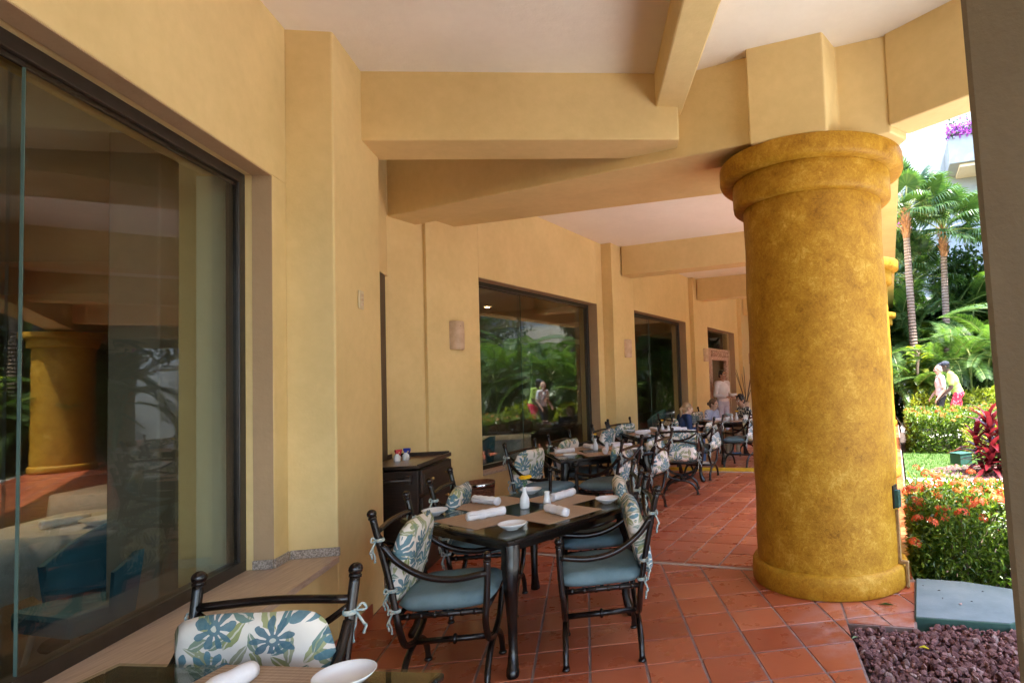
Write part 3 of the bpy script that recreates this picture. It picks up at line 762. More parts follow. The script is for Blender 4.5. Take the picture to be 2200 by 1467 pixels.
def make_table():
    t = thing('dining_table', 'x', 'table'); h = .515
    b = MB(); b.box((0, 0, .700), (1.03, 1.03, .024)); b.build('table_top', P['dwood'], t, bevel=.006)
    b = MB()
    for s in (-1, 1): b.box((0, s*.507, .713), (1.06, .046, .022)); b.box((s*.507, 0, .713), (.046, .966, .022))
    b.build('top_rim', P['dwood'], t, bevel=.007)
    b = MB(); b.box((0, 0, .7285), (1.05, 1.05, .008)); b.build('glass_top', P['tglass'], t, bevel=.002)
    for s in (-1, 1):
        b = MB(); b.box((0, s*.435, .661), (.84, .022, .052)); b.build('apron', P['dwood'], t, bevel=.003)
        b = MB(); b.box((s*.435, 0, .661), (.022, .84, .052)); b.build('apron', P['dwood'], t, bevel=.003)
    for sx in (-1, 1):
        for sy in (-1, 1):
            b = MB(); pts = []; rs = []
            for z, o, r in ((.687, 0, .052), (.62, .0, .052), (.57, .012, .05), (.50, .022, .042), (.40, .016, .034), (.25, 0, .027), (.14, -.004, .025), (.07, .008, .03), (.03, .02, .036), (.012, .026, .036), (0.0, .026, .03)):
                pts.append((sx*(.455+o), sy*(.455+o), z)); rs.append(r)
            b.tube(pts, rs, 8, flat=(1, 0, 0)); b.build('leg', P['dwood'], t, bevel=.004, auto=45)
    return t
TZ = .7330
table0 = make_table(); _tu = [False]
def table(x, y, rz, label):
    if not _tu[0]:
        _tu[0] = True; table0.location = (x, y, .0005); table0.rotation_euler = (0, 0, rad(rz)); table0['label'] = label; table0['group'] = 'square dark wood tables with glass tops'; return table0
    return dup(table0, (x, y, .0005), rad(rz), label, 'square dark wood tables with glass tops')
m_mat = MB(); m_mat.box((0, 0, .0012), (.44, .33, .0022)); M_MAT = m_mat.mesh('placemat', P['mat'])
b = MB(); b.lathe([(0, .004), (.035, .004), (.055, .010), (.074, .026), (.080, .034), (.078, .0345), (.070, .024), (.050, .0135), (.0, .012)], 28); b.lathe([(.034, .0), (.036, .005)], 28); M_PL = b.mesh('side_plate', P['china'], True)
def napmesh(seed):
    r_ = random.Random(seed); b = MB(); n = 14; pts = []; rs = []
    for i in range(n+1):
        pts.append((-.115+.23*i/n, .003*math.sin(i*.9+seed), .027)); rs.append(.0265+.0022*math.sin(i*1.7+seed)+r_.uniform(-.001, .001))
    b.tube(pts, rs, 14, flat=(0, 0, 1))
    sp = [(0, 0)]
    for e in (-1, 1):      # rolled spiral showing on both ends
        q = []
        for k in range(30):
            g = k*.62; rr = .003+.0225*k/30; q.append((e*.1155, rr*math.cos(g), .027+rr*math.sin(g)))
        b.tube(q, .0022, 4)
    b.tube([(-.11, .024, .036), (.0, .026, .034), (.11, .0235, .037)], [.004, .003, .004], 5)
    return b.mesh('napkin', P['nap'], True)
M_NAP = [napmesh(k) for k in range(3)]
b = MB(); b.lathe([(0, 0), (.026, 0), (.030, .008), (.0315, .04), (.029, .065), (.018, .09), (.0125, .105), (.0125, .125), (.018, .137), (.0165, .138), (.0105, .126), (.0, .12)], 24); M_VASE = b.mesh('vase_body', P['china'], True)
b = MB(); b.lathe([(0, 0), (.023, 0), (.025, .006), (.0255, .03), (.022, .055), (.0165, .075), (.0165, .09), (.018, .094), (.016, .099), (.0, .1)], 20); M_SHK = b.mesh('shaker_body', P['china'], True)
def bloom(seed):
    r_ = random.Random(seed); b = MB(); b.ball((0, 0, 0), (.017, .017, .011), 8, 5)
    for k in range(46):
        g = r_.uniform(0, 6.28); ph = r_.uniform(.1, 1.5); d = Vector((math.cos(g)*math.sin(ph), math.sin(g)*math.sin(ph), math.cos(ph)*.7)); t_ = d.orthogonal().normalized()*.006
        b.quad(d*.010-t_, d*.010+t_, d*.0225+t_*.8, d*.0225-t_*.8)
    return b.mesh('bloom', P['yflower'], False)
M_BL = bloom(1)
def put(name, me, label, cat, x, y, z, rz, group):
    return tag(inst(name, me, None, (x, y, z), (0, 0, rz)), label, cat, group)
def vase(x, y, z, heads, label):
    t = thing('flower_vase', label, 'vase', (x, y, z), 0, 'white bottle vases with yellow flowers')
    inst('vase_body', M_VASE, t)
    for dx, dy, h in heads:
        b = MB(); b.tube(crv([(0, 0, .12), (dx*.4, dy*.4, .16), (dx, dy, h)], 4), .0018, 5); st = b.build('stem', P['stem'], t, True)
        inst('bloom', M_BL, st, (dx, dy, h))
    return t
def setting(x, y, rz, where, heads, vpos=(0, 0), spos=(.1, .08), skip=()):
    a = rad(rz); c, s = math.cos(a), math.sin(a)
    def Wd(u, v): return x+c*u-s*v, y+s*u+c*v
    def named(ps):
        q = [prj((*p_, .73)) for p_ in ps]; o = sorted(range(4), key=lambda i: q[i][0]); nm = {o[0]: 'left', o[3]: 'right'}
        i, j = o[1], o[2]
        if q[i][1] < q[j][1]: i, j = j, i
        nm[i] = 'near'; nm[j] = 'far'; return nm
    nmE = named([Wd(.335*math.cos(k*math.pi/2), .335*math.sin(k*math.pi/2)) for k in range(4)]); nmC = named([Wd(.545*math.cos(k*math.pi/2+math.pi/4), .545*math.sin(k*math.pi/2+math.pi/4)) for k in range(4)])
    for k in range(4):
        g = k*math.pi/2
        u, v = .335*math.cos(g), .335*math.sin(g)
        px_, py_ = Wd(u, v)
        if ('m', k) not in skip: put('placemat', M_MAT, f'brown woven placemat on the {nmE[k]} side of {where}', 'placemat', px_, py_, TZ, a+g+math.pi/2, 'brown woven placemats')
        if ('n', k) not in skip:
            jx, jy = .03*math.sin(k*2+x*5), .03*math.cos(k*3+y)
            nx, ny = Wd(u*.96+jx, v*.96+jy); put('napkin', M_NAP[k % 3], f'rolled white napkin on the {nmE[k]} placemat of {where}', 'napkin', nx, ny, TZ+.0026, a+g+.22*math.sin(k*1.9+x), 'rolled white napkins')
        g2 = g+math.pi/4; qx, qy = Wd(.545*math.cos(g2), .545*math.sin(g2))
        if ('p', k) not in skip: put('side_plate', M_PL, f'small white plate at the {nmC[k]} corner of {where}', 'plate', qx, qy, TZ, 0, 'small white side plates')
    vx, vy = Wd(*vpos) if isinstance(vpos, tuple) else vpos
    vase(x+vpos[0], y+vpos[1], TZ, heads, f'white bottle vase with yellow flowers on {where}')
    t = thing('shaker', f'small white shaker bottle beside the flower vase on {where}', 'shaker', (x+spos[0], y+spos[1], TZ), 0, 'small white shakers'); inst('shaker_body', M_SHK, t)
    b = MB(); b.lathe([(.012, .1003), (0, .1012)], 10); b.build('shaker_cap', P['china'], t)
def side(x, y, a, b_):
    p0 = prj((x, y, .73)); p1 = prj((a, b_, .73))
    dx, dy = p1[0]-p0[0], (p1[1]-p0[1])*2.6
    if abs(dx) > abs(dy)*1.9: return 'right' if dx > 0 else 'left'
    if abs(dy) > abs(dx)*1.9: return 'near' if dy > 0 else 'far'
    return ('near ' if dy > 0 else 'far ')+('right' if dx > 0 else 'left')
table(-1.06, 3.87, -36, 'nearest complete table, square with glass top, dark cabriole legs and four placemats')
setting(-1.07, 3.90, -36, 'the nearest complete table', [(-.012, .0, .195), (.028, .005, .198), (.01, -.012, .196)], (.01, .01), (.15, .04))
table(-1.06, 7.02, 24, 'second table from the camera, with a single yellow flower, below the second window')
setting(-1.06, 7.02, 24, 'the second table', [(.0, .0, .185)], (0, .06), (.14, .0))
table(-.36, 9.17, 20, 'third table from the camera, beside the chair seen from behind')
setting(-.36, 9.17, 20, 'the third table', [(.0, .0, .185)], (.03, -.1), (.12, -.06))
table(.93, 11.2, 22, 'farthest table, with three people sitting around it')
setting(.93, 11.2, 22, 'the farthest table', [(.0, .0, .17), (.02, .01, .165)], (.05, -.15), (-.04, -.17), skip=(('p', 0), ('n', 3), ('n', 0)))
table(-1.30, 1.27, -7, 'cut-off table at the bottom edge, closest to the camera')
put('placemat', M_MAT, 'brown woven placemat on the cut-off table at the bottom edge', 'placemat', -1.20, 1.615, TZ, rad(-8), 'brown woven placemats')
put('side_plate', M_PL, 'white plate on the cut-off table at the bottom edge', 'plate', -.955, 1.66, TZ, 0, 'small white side plates')
put('napkin', M_NAP[0], 'rolled white napkin on the cut-off table at the bottom edge', 'napkin', -1.275, 1.60, TZ+.0026, rad(75), 'rolled white napkins')
# crockery used by the diners
def cup(x, y, label):
    t = thing('coffee_cup', label, 'cup', (x, y, TZ)); b = MB(); b.lathe([(0, .002), (.025, .002), (.036, .03), (.040, .065), (.038, .065), (.033, .03), (0, .008)], 16); b.build('cup_body', P['china'], t, True)
    b = MB(); b.tube(crv([(.036, 0, .05), (.058, 0, .05), (.058, 0, .025), (.034, 0, .022)], 4), .004, 6); b.build('handle', P['china'], t, True)
    b = MB(); b.lathe([(0, 0), (.05, .0), (.072, .01), (.07, .012), (.045, .003)], 20); b.build('saucer', P['china'], t, True)
cup(.80, 11.05, 'white coffee cup in front of the woman in the striped shirt'); cup(1.18, 11.42, 'white coffee cup near the young man at the farthest table')
t = thing('bread_basket', 'bread basket heaped with white and green cloth on the farthest table', 'basket', (.86, 11.52, TZ)); b = MB(); b.lathe([(0, .002), (.09, .002), (.115, .06), (.108, .06), (.085, .01)], 18); b.build('basket_body', P['basket'], t, True)
b = MB()
for k in range(7): b.ball((.05*math.cos(k*2.1), .05*math.sin(k*2.1), .07+.012*(k % 3)), (.05, .04, .035), 8, 6, Matrix.Rotation(k, 3, 'Z'))
b.build('folded_cloth', P['tie'], t, True)

# cabinet
ca = rad(-4.6); cu = Vector((math.sin(ca), math.cos(ca))); cr = Vector((cu.y, -cu.x))
t = thing('service_cabinet', 'dark wooden service cabinet with brass knobs and towel bar, against the wall', 'cabinet', (-2.18, 4.88, .0005), -ca)
Wc, Dc = .86, .53   # length along local y, depth to local -x
b = MB(); b.box((-Dc/2, Wc/2, .44), (Dc-.03, Wc-.03, .86)); b.build('carcass', P['cabwood'], t, bevel=.003)
b = MB(); b.box((-Dc/2, Wc/2, .893), (Dc-.05, Wc-.04, .016)); b.build('cabinet_top', P['cabtop'], t)
b = MB(); b.box((-.008, Wc/2, .905), (.016, Wc, .035)); b.box((-Dc+.008, Wc/2, .91), (.016, Wc, .06)); b.box((-Dc/2, Wc-.008, .91), (Dc-.034, .016, .05)); b.box((-Dc/2, .008, .90), (Dc-.034, .016, .025)); b.build('top_lip', P['cabwood'], t, bevel=.002)
for k, (z, h) in enumerate(((.77, .19), (.56, .17))):
    b = MB(); b.box((.0, Wc/2, z), (.022, Wc-.08, h)); d = b.build('drawer', P['cabwood'], t, bevel=.004)
    if k == 0:
        b = MB(); b.box((.0125, Wc/2, z), (.006, Wc-.16, h-.07)); b.build('drawer_panel', P['cabwood'], d, bevel=.003)
    for f in (.27, .73):
        b = MB(); b.tube([(.01, Wc*f, z+.0), (.03, Wc*f, z)], .006, 8); b.ball((.034, Wc*f, z), .014, 10, 7); b.build('knob', P['brass'], d, True)
for f in (.26, .74):
    b = MB(); b.box((0, Wc*f, .26), (.022, Wc*.44, .40)); d = b.build('cabinet_door', P['cabwood'], t, bevel=.004)
    b = MB(); b.box((.014, Wc*f+(.14 if f < .5 else -.14), .30), (.01, .012, .09)); b.build('door_pull', P['chrome'], d)
b = MB(); b.tube([(-.05, -.035, .80), (-Dc+.03, -.035, .80)], .016, 10); b.build('towel_bar', P['cabwood'], t, True)
for x in (-.08, -Dc+.06):
    b = MB(); b.box((x, -.02, .80), (.05, .05, .07)); b.build('bar_bracket', P['cabwood'], t, bevel=.006)
# spray bottle pair on the cabinet
def spray(x, y, m, label, rz):
    t = thing('spray_bottle', label, 'spray bottle', (x, y, .9022), rz, 'small spray bottles on the cabinet')
    b = MB(); b.lathe([(0, 0), (.028, 0), (.03, .01), (.03, .045), (.014, .062), (.013, .07)], 12); b.build('bottle', P['china'], t, True)
    b = MB(); b.tube([(0, 0, .068), (0, 0, .085)], .015, 8); b.box((.012, 0, .095), (.06, .022, .022)); b.box((.032, 0, .072), (.012, .012, .036), Matrix.Rotation(.4, 3, 'Y')); b.build('trigger_head', m, t, bevel=.002)
spray(-2.56, 5.30, P['red'], 'spray bottle with red trigger on the dark cabinet', 1.0); spray(-2.53, 5.40, P['blue'], 'spray bottle with blue trigger on the dark cabinet', .1)
# wicker bin
pb = W2(-4.22, 5.28); t = thing('wicker_bin', 'round brown wicker bin with a shiny chrome rim beside the cabinet', 'bin', (pb.x, pb.y, .0005))
b = MB(); n = 26
pr_ = []
for k in range(n): pr_ += [(.128+.02*k/n, .48*k/n), (.136+.02*k/n, .48*(k+.5)/n)]
b.lathe(pr_, 30); b.lathe([(0, .004), (.128, .004)], 30); b.build('woven_body', P['basket'], t)
b = MB(); b.lathe([(.152, .478), (.156, .480), (.158, .515), (.152, .52), (.146, .515), (.146, .478)], 30); b.build('chrome_rim', P['chrome'], t, True)
b = MB(); b.lathe([(.150, .522), (.153, .53), (.14, .53), (.13, .40), (.0, .4)], 30); b.build('liner', P['basket'], t, True)

# dining-room furniture seen through the glass
def tub_chair(p, rz, label):
    t = thing('upholstered_chair', label, 'chair', (p.x, p.y, -.002), rz, 'teal upholstered dining-room chairs')
    b = MB(); n = 16; H0, H1 = .34, .88
    def prof(k, z):
        g = math.pi*(-.08+1.16*k/n); f = (z-H0)/(H1-H0); cut = .55+.45*math.sin(max(0, min(1, (k/n)))*math.pi)
        zz = H0+(z-H0)*cut; ro = .27+.05*f
        return Vector((ro*math.cos(g), -ro*math.sin(g)*.95, zz))
    vs = []
    for z in (H0, .5, .7, H1):
        for k in range(n+1): vs.append(prof(k, z))
    for z in (H1, .7, .5, H0):
        for k in range(n+1):
            q = prof(k, z); vs.append(Vector((q.x*.84, q.y*.84, q.z)))
    fs = []
    for r_ in range(7):
        for k in range(n): fs.append((r_*(n+1)+k, r_*(n+1)+k+1, (r_+1)*(n+1)+k+1, (r_+1)*(n+1)+k))
    for r_ in range(7): pass
    b.add(vs, fs); b.build('backrest', P['teal'], t, True)
    b = MB(); b.box((0, .0, .40), (.46, .46, .12)); b.build('seat', P['teal'], t, bevel=.03)
    for sx in (-1, 1):
        for sy in (-1, 1):
            b = MB(); b.tube([(sx*.16, sy*.16, .34), (sx*.21, sy*.21, 0)], [.016, .01], 8); b.build('leg', P['inwall'], t, True)
    return t
p = W1(-2.72, 3.80); tub_chair(p, -A1+2.7, 'teal upholstered chair right behind the near window')
p = W1(-3.0, 2.9); tub_chair(p, -A1+.6, 'teal upholstered chair at the left end behind the near window')
p = W2(-5.35, 6.55); tub_chair(p, -A2+1.9, 'teal upholstered chair behind the second window, lower left')
p = W2(-5.1, 12.3); tub_chair(p, -A2+2.2, 'teal upholstered chair behind the third window')
def clothtable(p, rz, label):
    t = thing('cloth_table', label, 'table', (p.x, p.y, -.0018), rz, 'white-clothed dining-room tables')
    b = MB(); n = 48; vs = []
    for j, (z, f) in enumerate(((.76, .96), (.755, 1.0), (.6, 1.01), (.42, 1.03))):
        for k in range(n):
            g = 2*math.pi*k/n; sq = .46/max(abs(math.cos(g)), abs(math.sin(g)))
            sq = min(sq, .60); r_ = sq*f*(1+(0 if j < 2 else .03*(j-1)*math.sin(k*1.9))); vs.append((r_*math.cos(g), r_*math.sin(g), z-(0 if j < 3 else .08*abs(math.sin(2*g)))))
    vs.append((0, 0, .76))
    fs = [(j*n+k, j*n+(k+1) % n, (j+1)*n+(k+1) % n, (j+1)*n+k) for j in range(3) for k in range(n)]+[(len(vs)-1, (k+1) % n, k) for k in range(n)]
    b.add(vs, fs); b.build('tablecloth', P['cloth'], t, True)
    b = MB(); b.tube([(0, 0, .75), (0, 0, .03)], .04, 10); b.lathe([(0, 0), (.25, 0), (.24, .02), (.04, .04)], 20); b.build('pedestal', P['dwood'], t, True)
p = W1(-3.25, 4.55); clothtable(p, .2, 'white-clothed dining-room table behind the near window, lower left')
p = W1(-4.1, 6.3); clothtable(p, .1, 'white-clothed dining-room table deep behind the near window')
p = W2(-5.75, 7.6); clothtable(p, .1, 'white-clothed dining-room table behind the second window')
put('side_plate', M_PL, 'plate on the white-clothed table behind the near window', 'plate', *W1(-3.05, 4.35), .7625, 0, 'plates on dining-room tables').scale = (1.5, 1.5, 1.2)
put('napkin', M_NAP[1], 'folded napkin on the white-clothed table behind the near window', 'napkin', *W1(-3.3, 4.4), .7625, 1.2, 'napkins on dining-room tables')
# host stand with dark menu boards and twig vase far down the arcade
p = W2(-3.45, 16.2); t = thing('menu_stand', 'dark menu board stand far down the arcade beyond the young man', 'stand', (p.x, p.y, .0005), -A2)
b = MB(); b.tube([(0, 0, 0), (0, 0, 1.5)], .02, 8); b.lathe([(0, 0), (.2, 0), (.2, .02), (.03, .04)], 16); b.build('post', P['dark'], t)
for k in range(2):
    b = MB(); b.box((0, -.03, 1.62-.27*k), (.5, .03, .22)); f = b.build('board', P['dark'], t)
    for j in range(4):
        b = MB(); b.box((-.18+.12*j, -.05, 1.62-.27*k), (.09, .006, .15)); b.build('card', P['pier'], f)
p = W2(-3.75, 15.6); t = thing('twig_vase', 'tall vase of bare dry twigs beside the far doorway', 'vase', (p.x, p.y, .0005))
b = MB(); b.lathe([(0, 0), (.12, 0), (.16, .25), (.12, .6), (.07, .8), (.09, .86), (.06, .84)], 18); b.build('vase_body', P['clay'], t, True)
for k in range(7):
    g = k*.9; b = MB(); b.tube(crv([(0, 0, .8), (.1*math.cos(g), .1*math.sin(g), 1.1), (.28*math.cos(g), .28*math.sin(g), 1.5+.06*k)], 4), [.008]*8+[.004], 5); b.build('twig', P['door'], t, True)
# ------------------------------------------------------------------ garden
G = {}
G['soil'] = mat('garden_soil', (.035, .022, .016), (.075, .05, .036), 5, .95, .5, 30, .02)
G['lawn'] = mat('lawn_ground', (.06, .11, .025), (.10, .17, .04), 3, .9)
G['grass'] = leafmat('grass_blade', (.07, .15, .03), (.13, .24, .05), .3, .6, 2)
G['path'] = mat('pale_concrete_path', (.54, .51, .46), (.64, .61, .56), 4, .85, .2, 40)
G['reflector'] = mat('bounce_light_paving', (.62, .60, .56), (.70, .68, .64), 3, .8)  # kept pale so the added paving throws light back
G['ixleaf'] = leafmat('ixora_leaf', (.03, .08, .013), (.18, .25, .032), .36, .32, 5)
G['yleaf'] = leafmat('yellow_green_leaf', (.14, .20, .02), (.36, .38, .05), .4, .4, 5)
G['dleaf'] = leafmat('dark_leaf', (.015, .045, .012), (.05, .10, .02), .3, .35, 3)
G['redfl'] = leafmat('orange_red_petal', (.55, .055, .018), (.72, .16, .05), .25, .6, 30, (.9, .2, .06))
G['orfl'] = leafmat('orange_petal', (.62, .14, .03), (.75, .30, .06), .25, .6, 30, (.9, .4, .1))
G['pink'] = leafmat('magenta_bract', (.45, .04, .30), (.62, .12, .45), .35, .7, 20, (.8, .2, .6))
G['purp'] = leafmat('purple_bract', (.22, .03, .30), (.36, .08, .42), .35, .7, 20, (.5, .15, .6))
G['areca'] = leafmat('areca_leaflet', (.034, .085, .022), (.115, .19, .045), .34, .32, .8)
G['fan'] = leafmat('fan_palm_leaf', (.032, .078, .026), (.085, .145, .045), .34, .28, .7)
G['drac'] = leafmat('red_cordyline_leaf', (.026, .005, .009), (.15, .011, .016), .14, .28, 3, (.5, .04, .05))
G['petiole'] = mat('palm_petiole', (.16, .22, .05), (.26, .28, .08), 6, .5)
def trunkmat(name, a, b):
    m, N, L, B = new(name)
    t = coord(N, L); wv = N.new('ShaderNodeTexWave'); wv.bands_direction = 'Z'; wv.inputs['Scale'].default_value = 3.2; wv.inputs['Distortion'].default_value = 2.5; wv.inputs['Detail'].default_value = 3; L.new(t, wv.inputs[0])
    f = mathn(N, L, 'MULTIPLY_ADD', wv.outputs[1], .5, mathn(N, L, 'MULTIPLY', noi(N, L, t, 9, 6), .5))
    L.new(ramp(N, L, f, [(.25, a), (.75, b)]), B.inputs['Base Color']); B.inputs['Roughness'].default_value = .9; bump(N, L, B, wv.outputs[1], .6, .03)
    return m
G['trunk'] = trunkmat('palm_trunk', (.15, .09, .06), (.34, .23, .17))
G['fibre'] = mat('palm_fibre', (.22, .09, .035), (.38, .18, .08), 14, .9, .8, 25, .02)
def rockmat():
    m, N, L, B = new('lava_rock'); t = coord(N, L)
    r = mathn(N, L, 'FRACT', mathn(N, L, 'ADD', N.new('ShaderNodeObjectInfo').outputs['Random'], N.new('ShaderNodeNewGeometry').outputs['Random Per Island']))
    c = ramp(N, L, r, [(0, (.15, .062, .062)), (.5, (.25, .112, .105)), (.85, (.36, .19, .175)), (1, (.46, .33, .31))])
    L.new(mixc(N, L, mathn(N, L, 'MULTIPLY', noi(N, L, t, 90, 4), .5), c, (.05, .02, .02)), B.inputs['Base Color']); B.inputs['Roughness'].default_value = .95
    bump(N, L, B, noi(N, L, t, 120, 5), .8, .006); return m
G['rock'] = rockmat()
q = MB(); q.prism([(-150, -150), (150, -150), (150, 150), (-150, 150)], -.5, -.13)
tag(q.build('ground', G['soil']), kind='structure')
q = MB(); q.prism(rect(W2, .10, 6.5, 9.35, 12.2), -.125, -.055); tag(q.build('lawn', G['lawn']), kind='structure')
R_ = random.Random(5); gb = MB()
for k in range(15000):
    p = W2(R_.uniform(.1, 2.9), R_.uniform(9.35, 12.2)); h = R_.uniform(.02, .05); g = R_.uniform(0, 6.28); dx, dy = .004*math.cos(g), .004*math.sin(g); lx, ly = R_.gauss(0, .012), R_.gauss(0, .012)
    gb.add([(p.x-dx, p.y-dy, -.055), (p.x+dx, p.y+dy, -.055), (p.x+lx, p.y+ly, -.055+h)], [(0, 1, 2)])
tag(gb.build('grass', G['grass']), 'short green lawn grass between the hedges', 'grass', None, 'stuff')
q = MB(); q.prism(rect(W2, .10, 1.6, 8.35, 9.3), -.125, -.03); tag(q.build('garden_path', G['path']), kind='structure')
q = MB(); q.prism(rect(W2, .30, 14, 15.1, 17.0), -.125, -.05); tag(q.build('garden_path', G['path']), kind='structure')
q = MB(); q.prism([Vector((2.9, 3.1)), Vector((2.5, 1.6)), Vector((3.3, -3)), Vector((9.5, -4.5)), W2(8.5, 2.9), W2(2.6, 4.9)], -.125, -.042); q.prism([W2(2.6, 5.0), W2(8, 3.0), W2(15, 3.0), W2(15, 9.3), W2(2.6, 9.3)], -.125, -.04); q.prism(rect(W2, .12, 2.598, 7.4, 8.34), -.125, -.04); q.prism(rect(W2, 6.5, 15, 9.302, 15.09), -.125, -.04); q.prism(rect(W2, .12, 1.3, 17.02, 30), -.125, -.04); tag(q.build('added_bounce_paving', G['reflector']), kind='structure')  # pale paving added mostly out of view to bounce light into the arcade
def leafquad(mb, p, d, up, l, w_, fold=.25):
    d = d.normalized(); s = d.cross(up); s = s.normalized() if s.length > 1e-4 else d.orthogonal().normalized(); n = s.cross(d)
    b0 = len(mb.v)
    mb.add([p, p+d*l*.5+s*w_/2+n*w_*fold, p+d*l-n*l*.12, p+d*l*.5-s*w_/2+n*w_*fold], [(0, 1, 2), (0, 2, 3)])
def rdir(R, zb=0):
    while 1:
        v = Vector((R.uniform(-1, 1), R.uniform(-1, 1), R.uniform(-1, 1)))
        if .1 < v.length < 1:
            v.normalize(); v.z += zb; return v.normalized()
def foliage(F, n0, n1, d0, d1, z0, h, cnt, l, seed, lump=.10, sc=2.2):
    """leaves through the outer shell of a clipped but uneven hedge"""
    R = random.Random(seed); mb = MB(); tops = []
    for k in range(cnt):
        a, c = R.uniform(n0, n1), R.uniform(d0, d1); p = F(a, c)
        hh = h*(1-.25*max(0, 1-min(a-n0, n1-a)/.18)**2-.25*max(0, 1-min(c-d0, d1-c)/.18)**2)+lump*noise.noise(Vector((p.x*sc, p.y*sc, seed)))+lump*.6*noise.noise(Vector((p.x*sc*3, p.y*sc*3, seed)))
        ed = min(a-n0, n1-a, c-d0, d1-c)
        if k % 4 == 0: z = R.uniform(.02, hh)
        elif R.random() < .55 and ed > .25: z = hh-R.random()**2*.22
        else:
            z = R.uniform(.02, hh)
            if ed > .22:
                if R.random() < .5: c = d0+R.random()**1.6*.22
                else: a = (n0+R.random()**1.6*.22)
                p = F(a, c)
        bl = noise.noise(Vector((p.x*5, p.y*5, z*5+seed)))
        if bl < -.28 and R.random() < .75: continue
        out = rdir(R, .45)
        leafquad(mb, Vector((p.x, p.y, z0+z)), out, Vector((0, 0, 1)), l*R.uniform(.7, 1.25), l*.42)
        if z > hh-.06 and len(tops) < 4000: tops.append((p.x, p.y, z0+z))
    return mb, tops
def clustermesh(seed, r, mt):
    R = random.Random(seed); b = MB()
    for k in range(30):
        g = R.uniform(0, 6.28); ph = math.acos(1-R.random()*.95); d = Vector((math.sin(ph)*math.cos(g), math.sin(ph)*math.sin(g), math.cos(ph)*.75)); c = d*r
        a = d.orthogonal().normalized(); a = Matrix.Rotation(R.uniform(0, 3), 3, d) @ a; e = d.cross(a)
        for x in (a, e):
            y = d.cross(x); b.add([c-x*.017, c+y*.0045, c+x*.017, c-y*.0045], [(0, 1, 2, 3)])
    return b.mesh('flower_cluster', mt)
M_CR = [clustermesh(s, .042, G['redfl']) for s in (1, 2, 3)]; M_CO = [clustermesh(s, .042, G['orfl']) for s in (4, 5)]
def stems(F, n0, n1, d0, d1, z0, h, cnt, seed):
    R = random.Random(seed); b = MB()
    for k in range(cnt):
        p = F(R.uniform(n0+.1, n1-.1), R.uniform(d0+.1, d1-.1)); x, y = R.gauss(0, .06), R.gauss(0, .06)
        b.tube([(p.x, p.y, z0), (p.x+x, p.y+y, z0+h*.5), (p.x+x*2.2, p.y+y*2, z0+h*.9)], [.008, .006, .003], 5)
    return b
P['twig'] = mat('grey_branch', (.14, .10, .07), (.24, .18, .13), 12, .9)
def bush(name, label, cat, F, n0, n1, d0, d1, h, cnt, l, seed, nfl, meshes, lmat, group=None, lump=.10, fs=(.8, 1.3), z0=-.13):
    t = thing(name, label, cat, (0, 0, 0), 0, group)
    mb, tops = foliage(F, n0, n1, d0, d1, z0, h, cnt, l, seed, lump)
    tag(mb.build('foliage', lmat, t), kind='stuff')
    stems(F, n0, n1, d0, d1, z0, h, 40, seed).build('stems', P['twig'], t)
    R = random.Random(seed+1); R.shuffle(tops)
    for k in range(min(nfl, len(tops))):
        x, y, z = tops[k]
        inst('flower_cluster', R.choice(meshes), t, (x, y, z+.015), (R.gauss(0, .3), R.gauss(0, .3), R.uniform(0, 6)), R.uniform(*fs))
    return t
bush('ixora_bush', 'near ixora bush with dense orange-red flowers behind the concrete cover', 'bush', W2, .06, 2.1, 4.76, 5.85, .66, 20000, .062, 11, 230, M_CR+M_CO[:1], G['ixleaf'])
bush('ixora_bush', 'small ixora sprigs with red flowers just behind the big near column', 'bush', W2, .08, .8, 6.0, 7.3, .52, 2600, .06, 12, 26, M_CR, G['ixleaf'], lump=.18)
bush('ixora_hedge', 'long clipped ixora hedge dotted with orange flowers beyond the lawn', 'hedge', W2, .22, 4.2, 12.15, 14.7, .80, 34000, .085, 13, 190, M_CO+M_CR[:1], G['ixleaf'], lump=.07, fs=(.9, 1.5))
bush('yellow_shrub', 'low bright yellow-green shrub behind the red-leaved plant', 'shrub', W2, 1.15, 3.6, 11.55, 12.3, .62, 3600, .07, 14, 0, [], G['yleaf'])
bush('ixora_hedge', 'ixora hedge along the arcade farther down, with orange flowers', 'hedge', W2, 1.35, 2.4, 18.5, 25, .75, 9000, .10, 15, 60, M_CO, G['ixleaf'])
bush('yellow_shrub', 'yellow-flowered shrub row reflected in the second window', 'shrub', W2, 1.6, 5, 17.2, 18.4, .7, 5200, .09, 16, 0, [], G['yleaf'])
bush('leafy_shrub', 'dark green leafy shrub mass at the foot of the feathery palms', 'shrub', W2, 1.7, 7.5, 18.4, 21.5, 1.3, 13000, .13, 17, 0, [], G['dleaf'], lump=.35)
bush('variegated_shrub', 'variegated yellow and green shrub left of the walking couple', 'shrub', W2, .45, 1.5, 17.2, 18.2, .95, 2800, .13, 18, 0, [], G['yleaf'], lump=.25)
bush('leafy_shrub', 'dark understorey shrub under the two fan palms', 'shrub', W2, -.1, 1.9, 19.2, 21.2, 1.5, 5200, .16, 19, 0, [], G['dleaf'], lump=.4)
bush('variegated_shrub', 'bright variegated shrub right of the walking couple', 'shrub', W2, 1.75, 3.2, 16.9, 17.9, 1.0, 3600, .13, 20, 0, [], G['yleaf'], lump=.25)
bush('leafy_shrub', 'tall sunny green bush beyond the couple, reflected in the third window', 'shrub', W2, 2.2, 5.2, 27.5, 31, 3.2, 9000, .2, 24, 0, [], G['ixleaf'], lump=.6)
bush('leafy_shrub', 'green shrub bed on the far right of the lawn', 'shrub', W2, 5.2, 6.4, 9.5, 13.5, 1.1, 5000, .12, 21, 0, [], G['dleaf'], lump=.3)
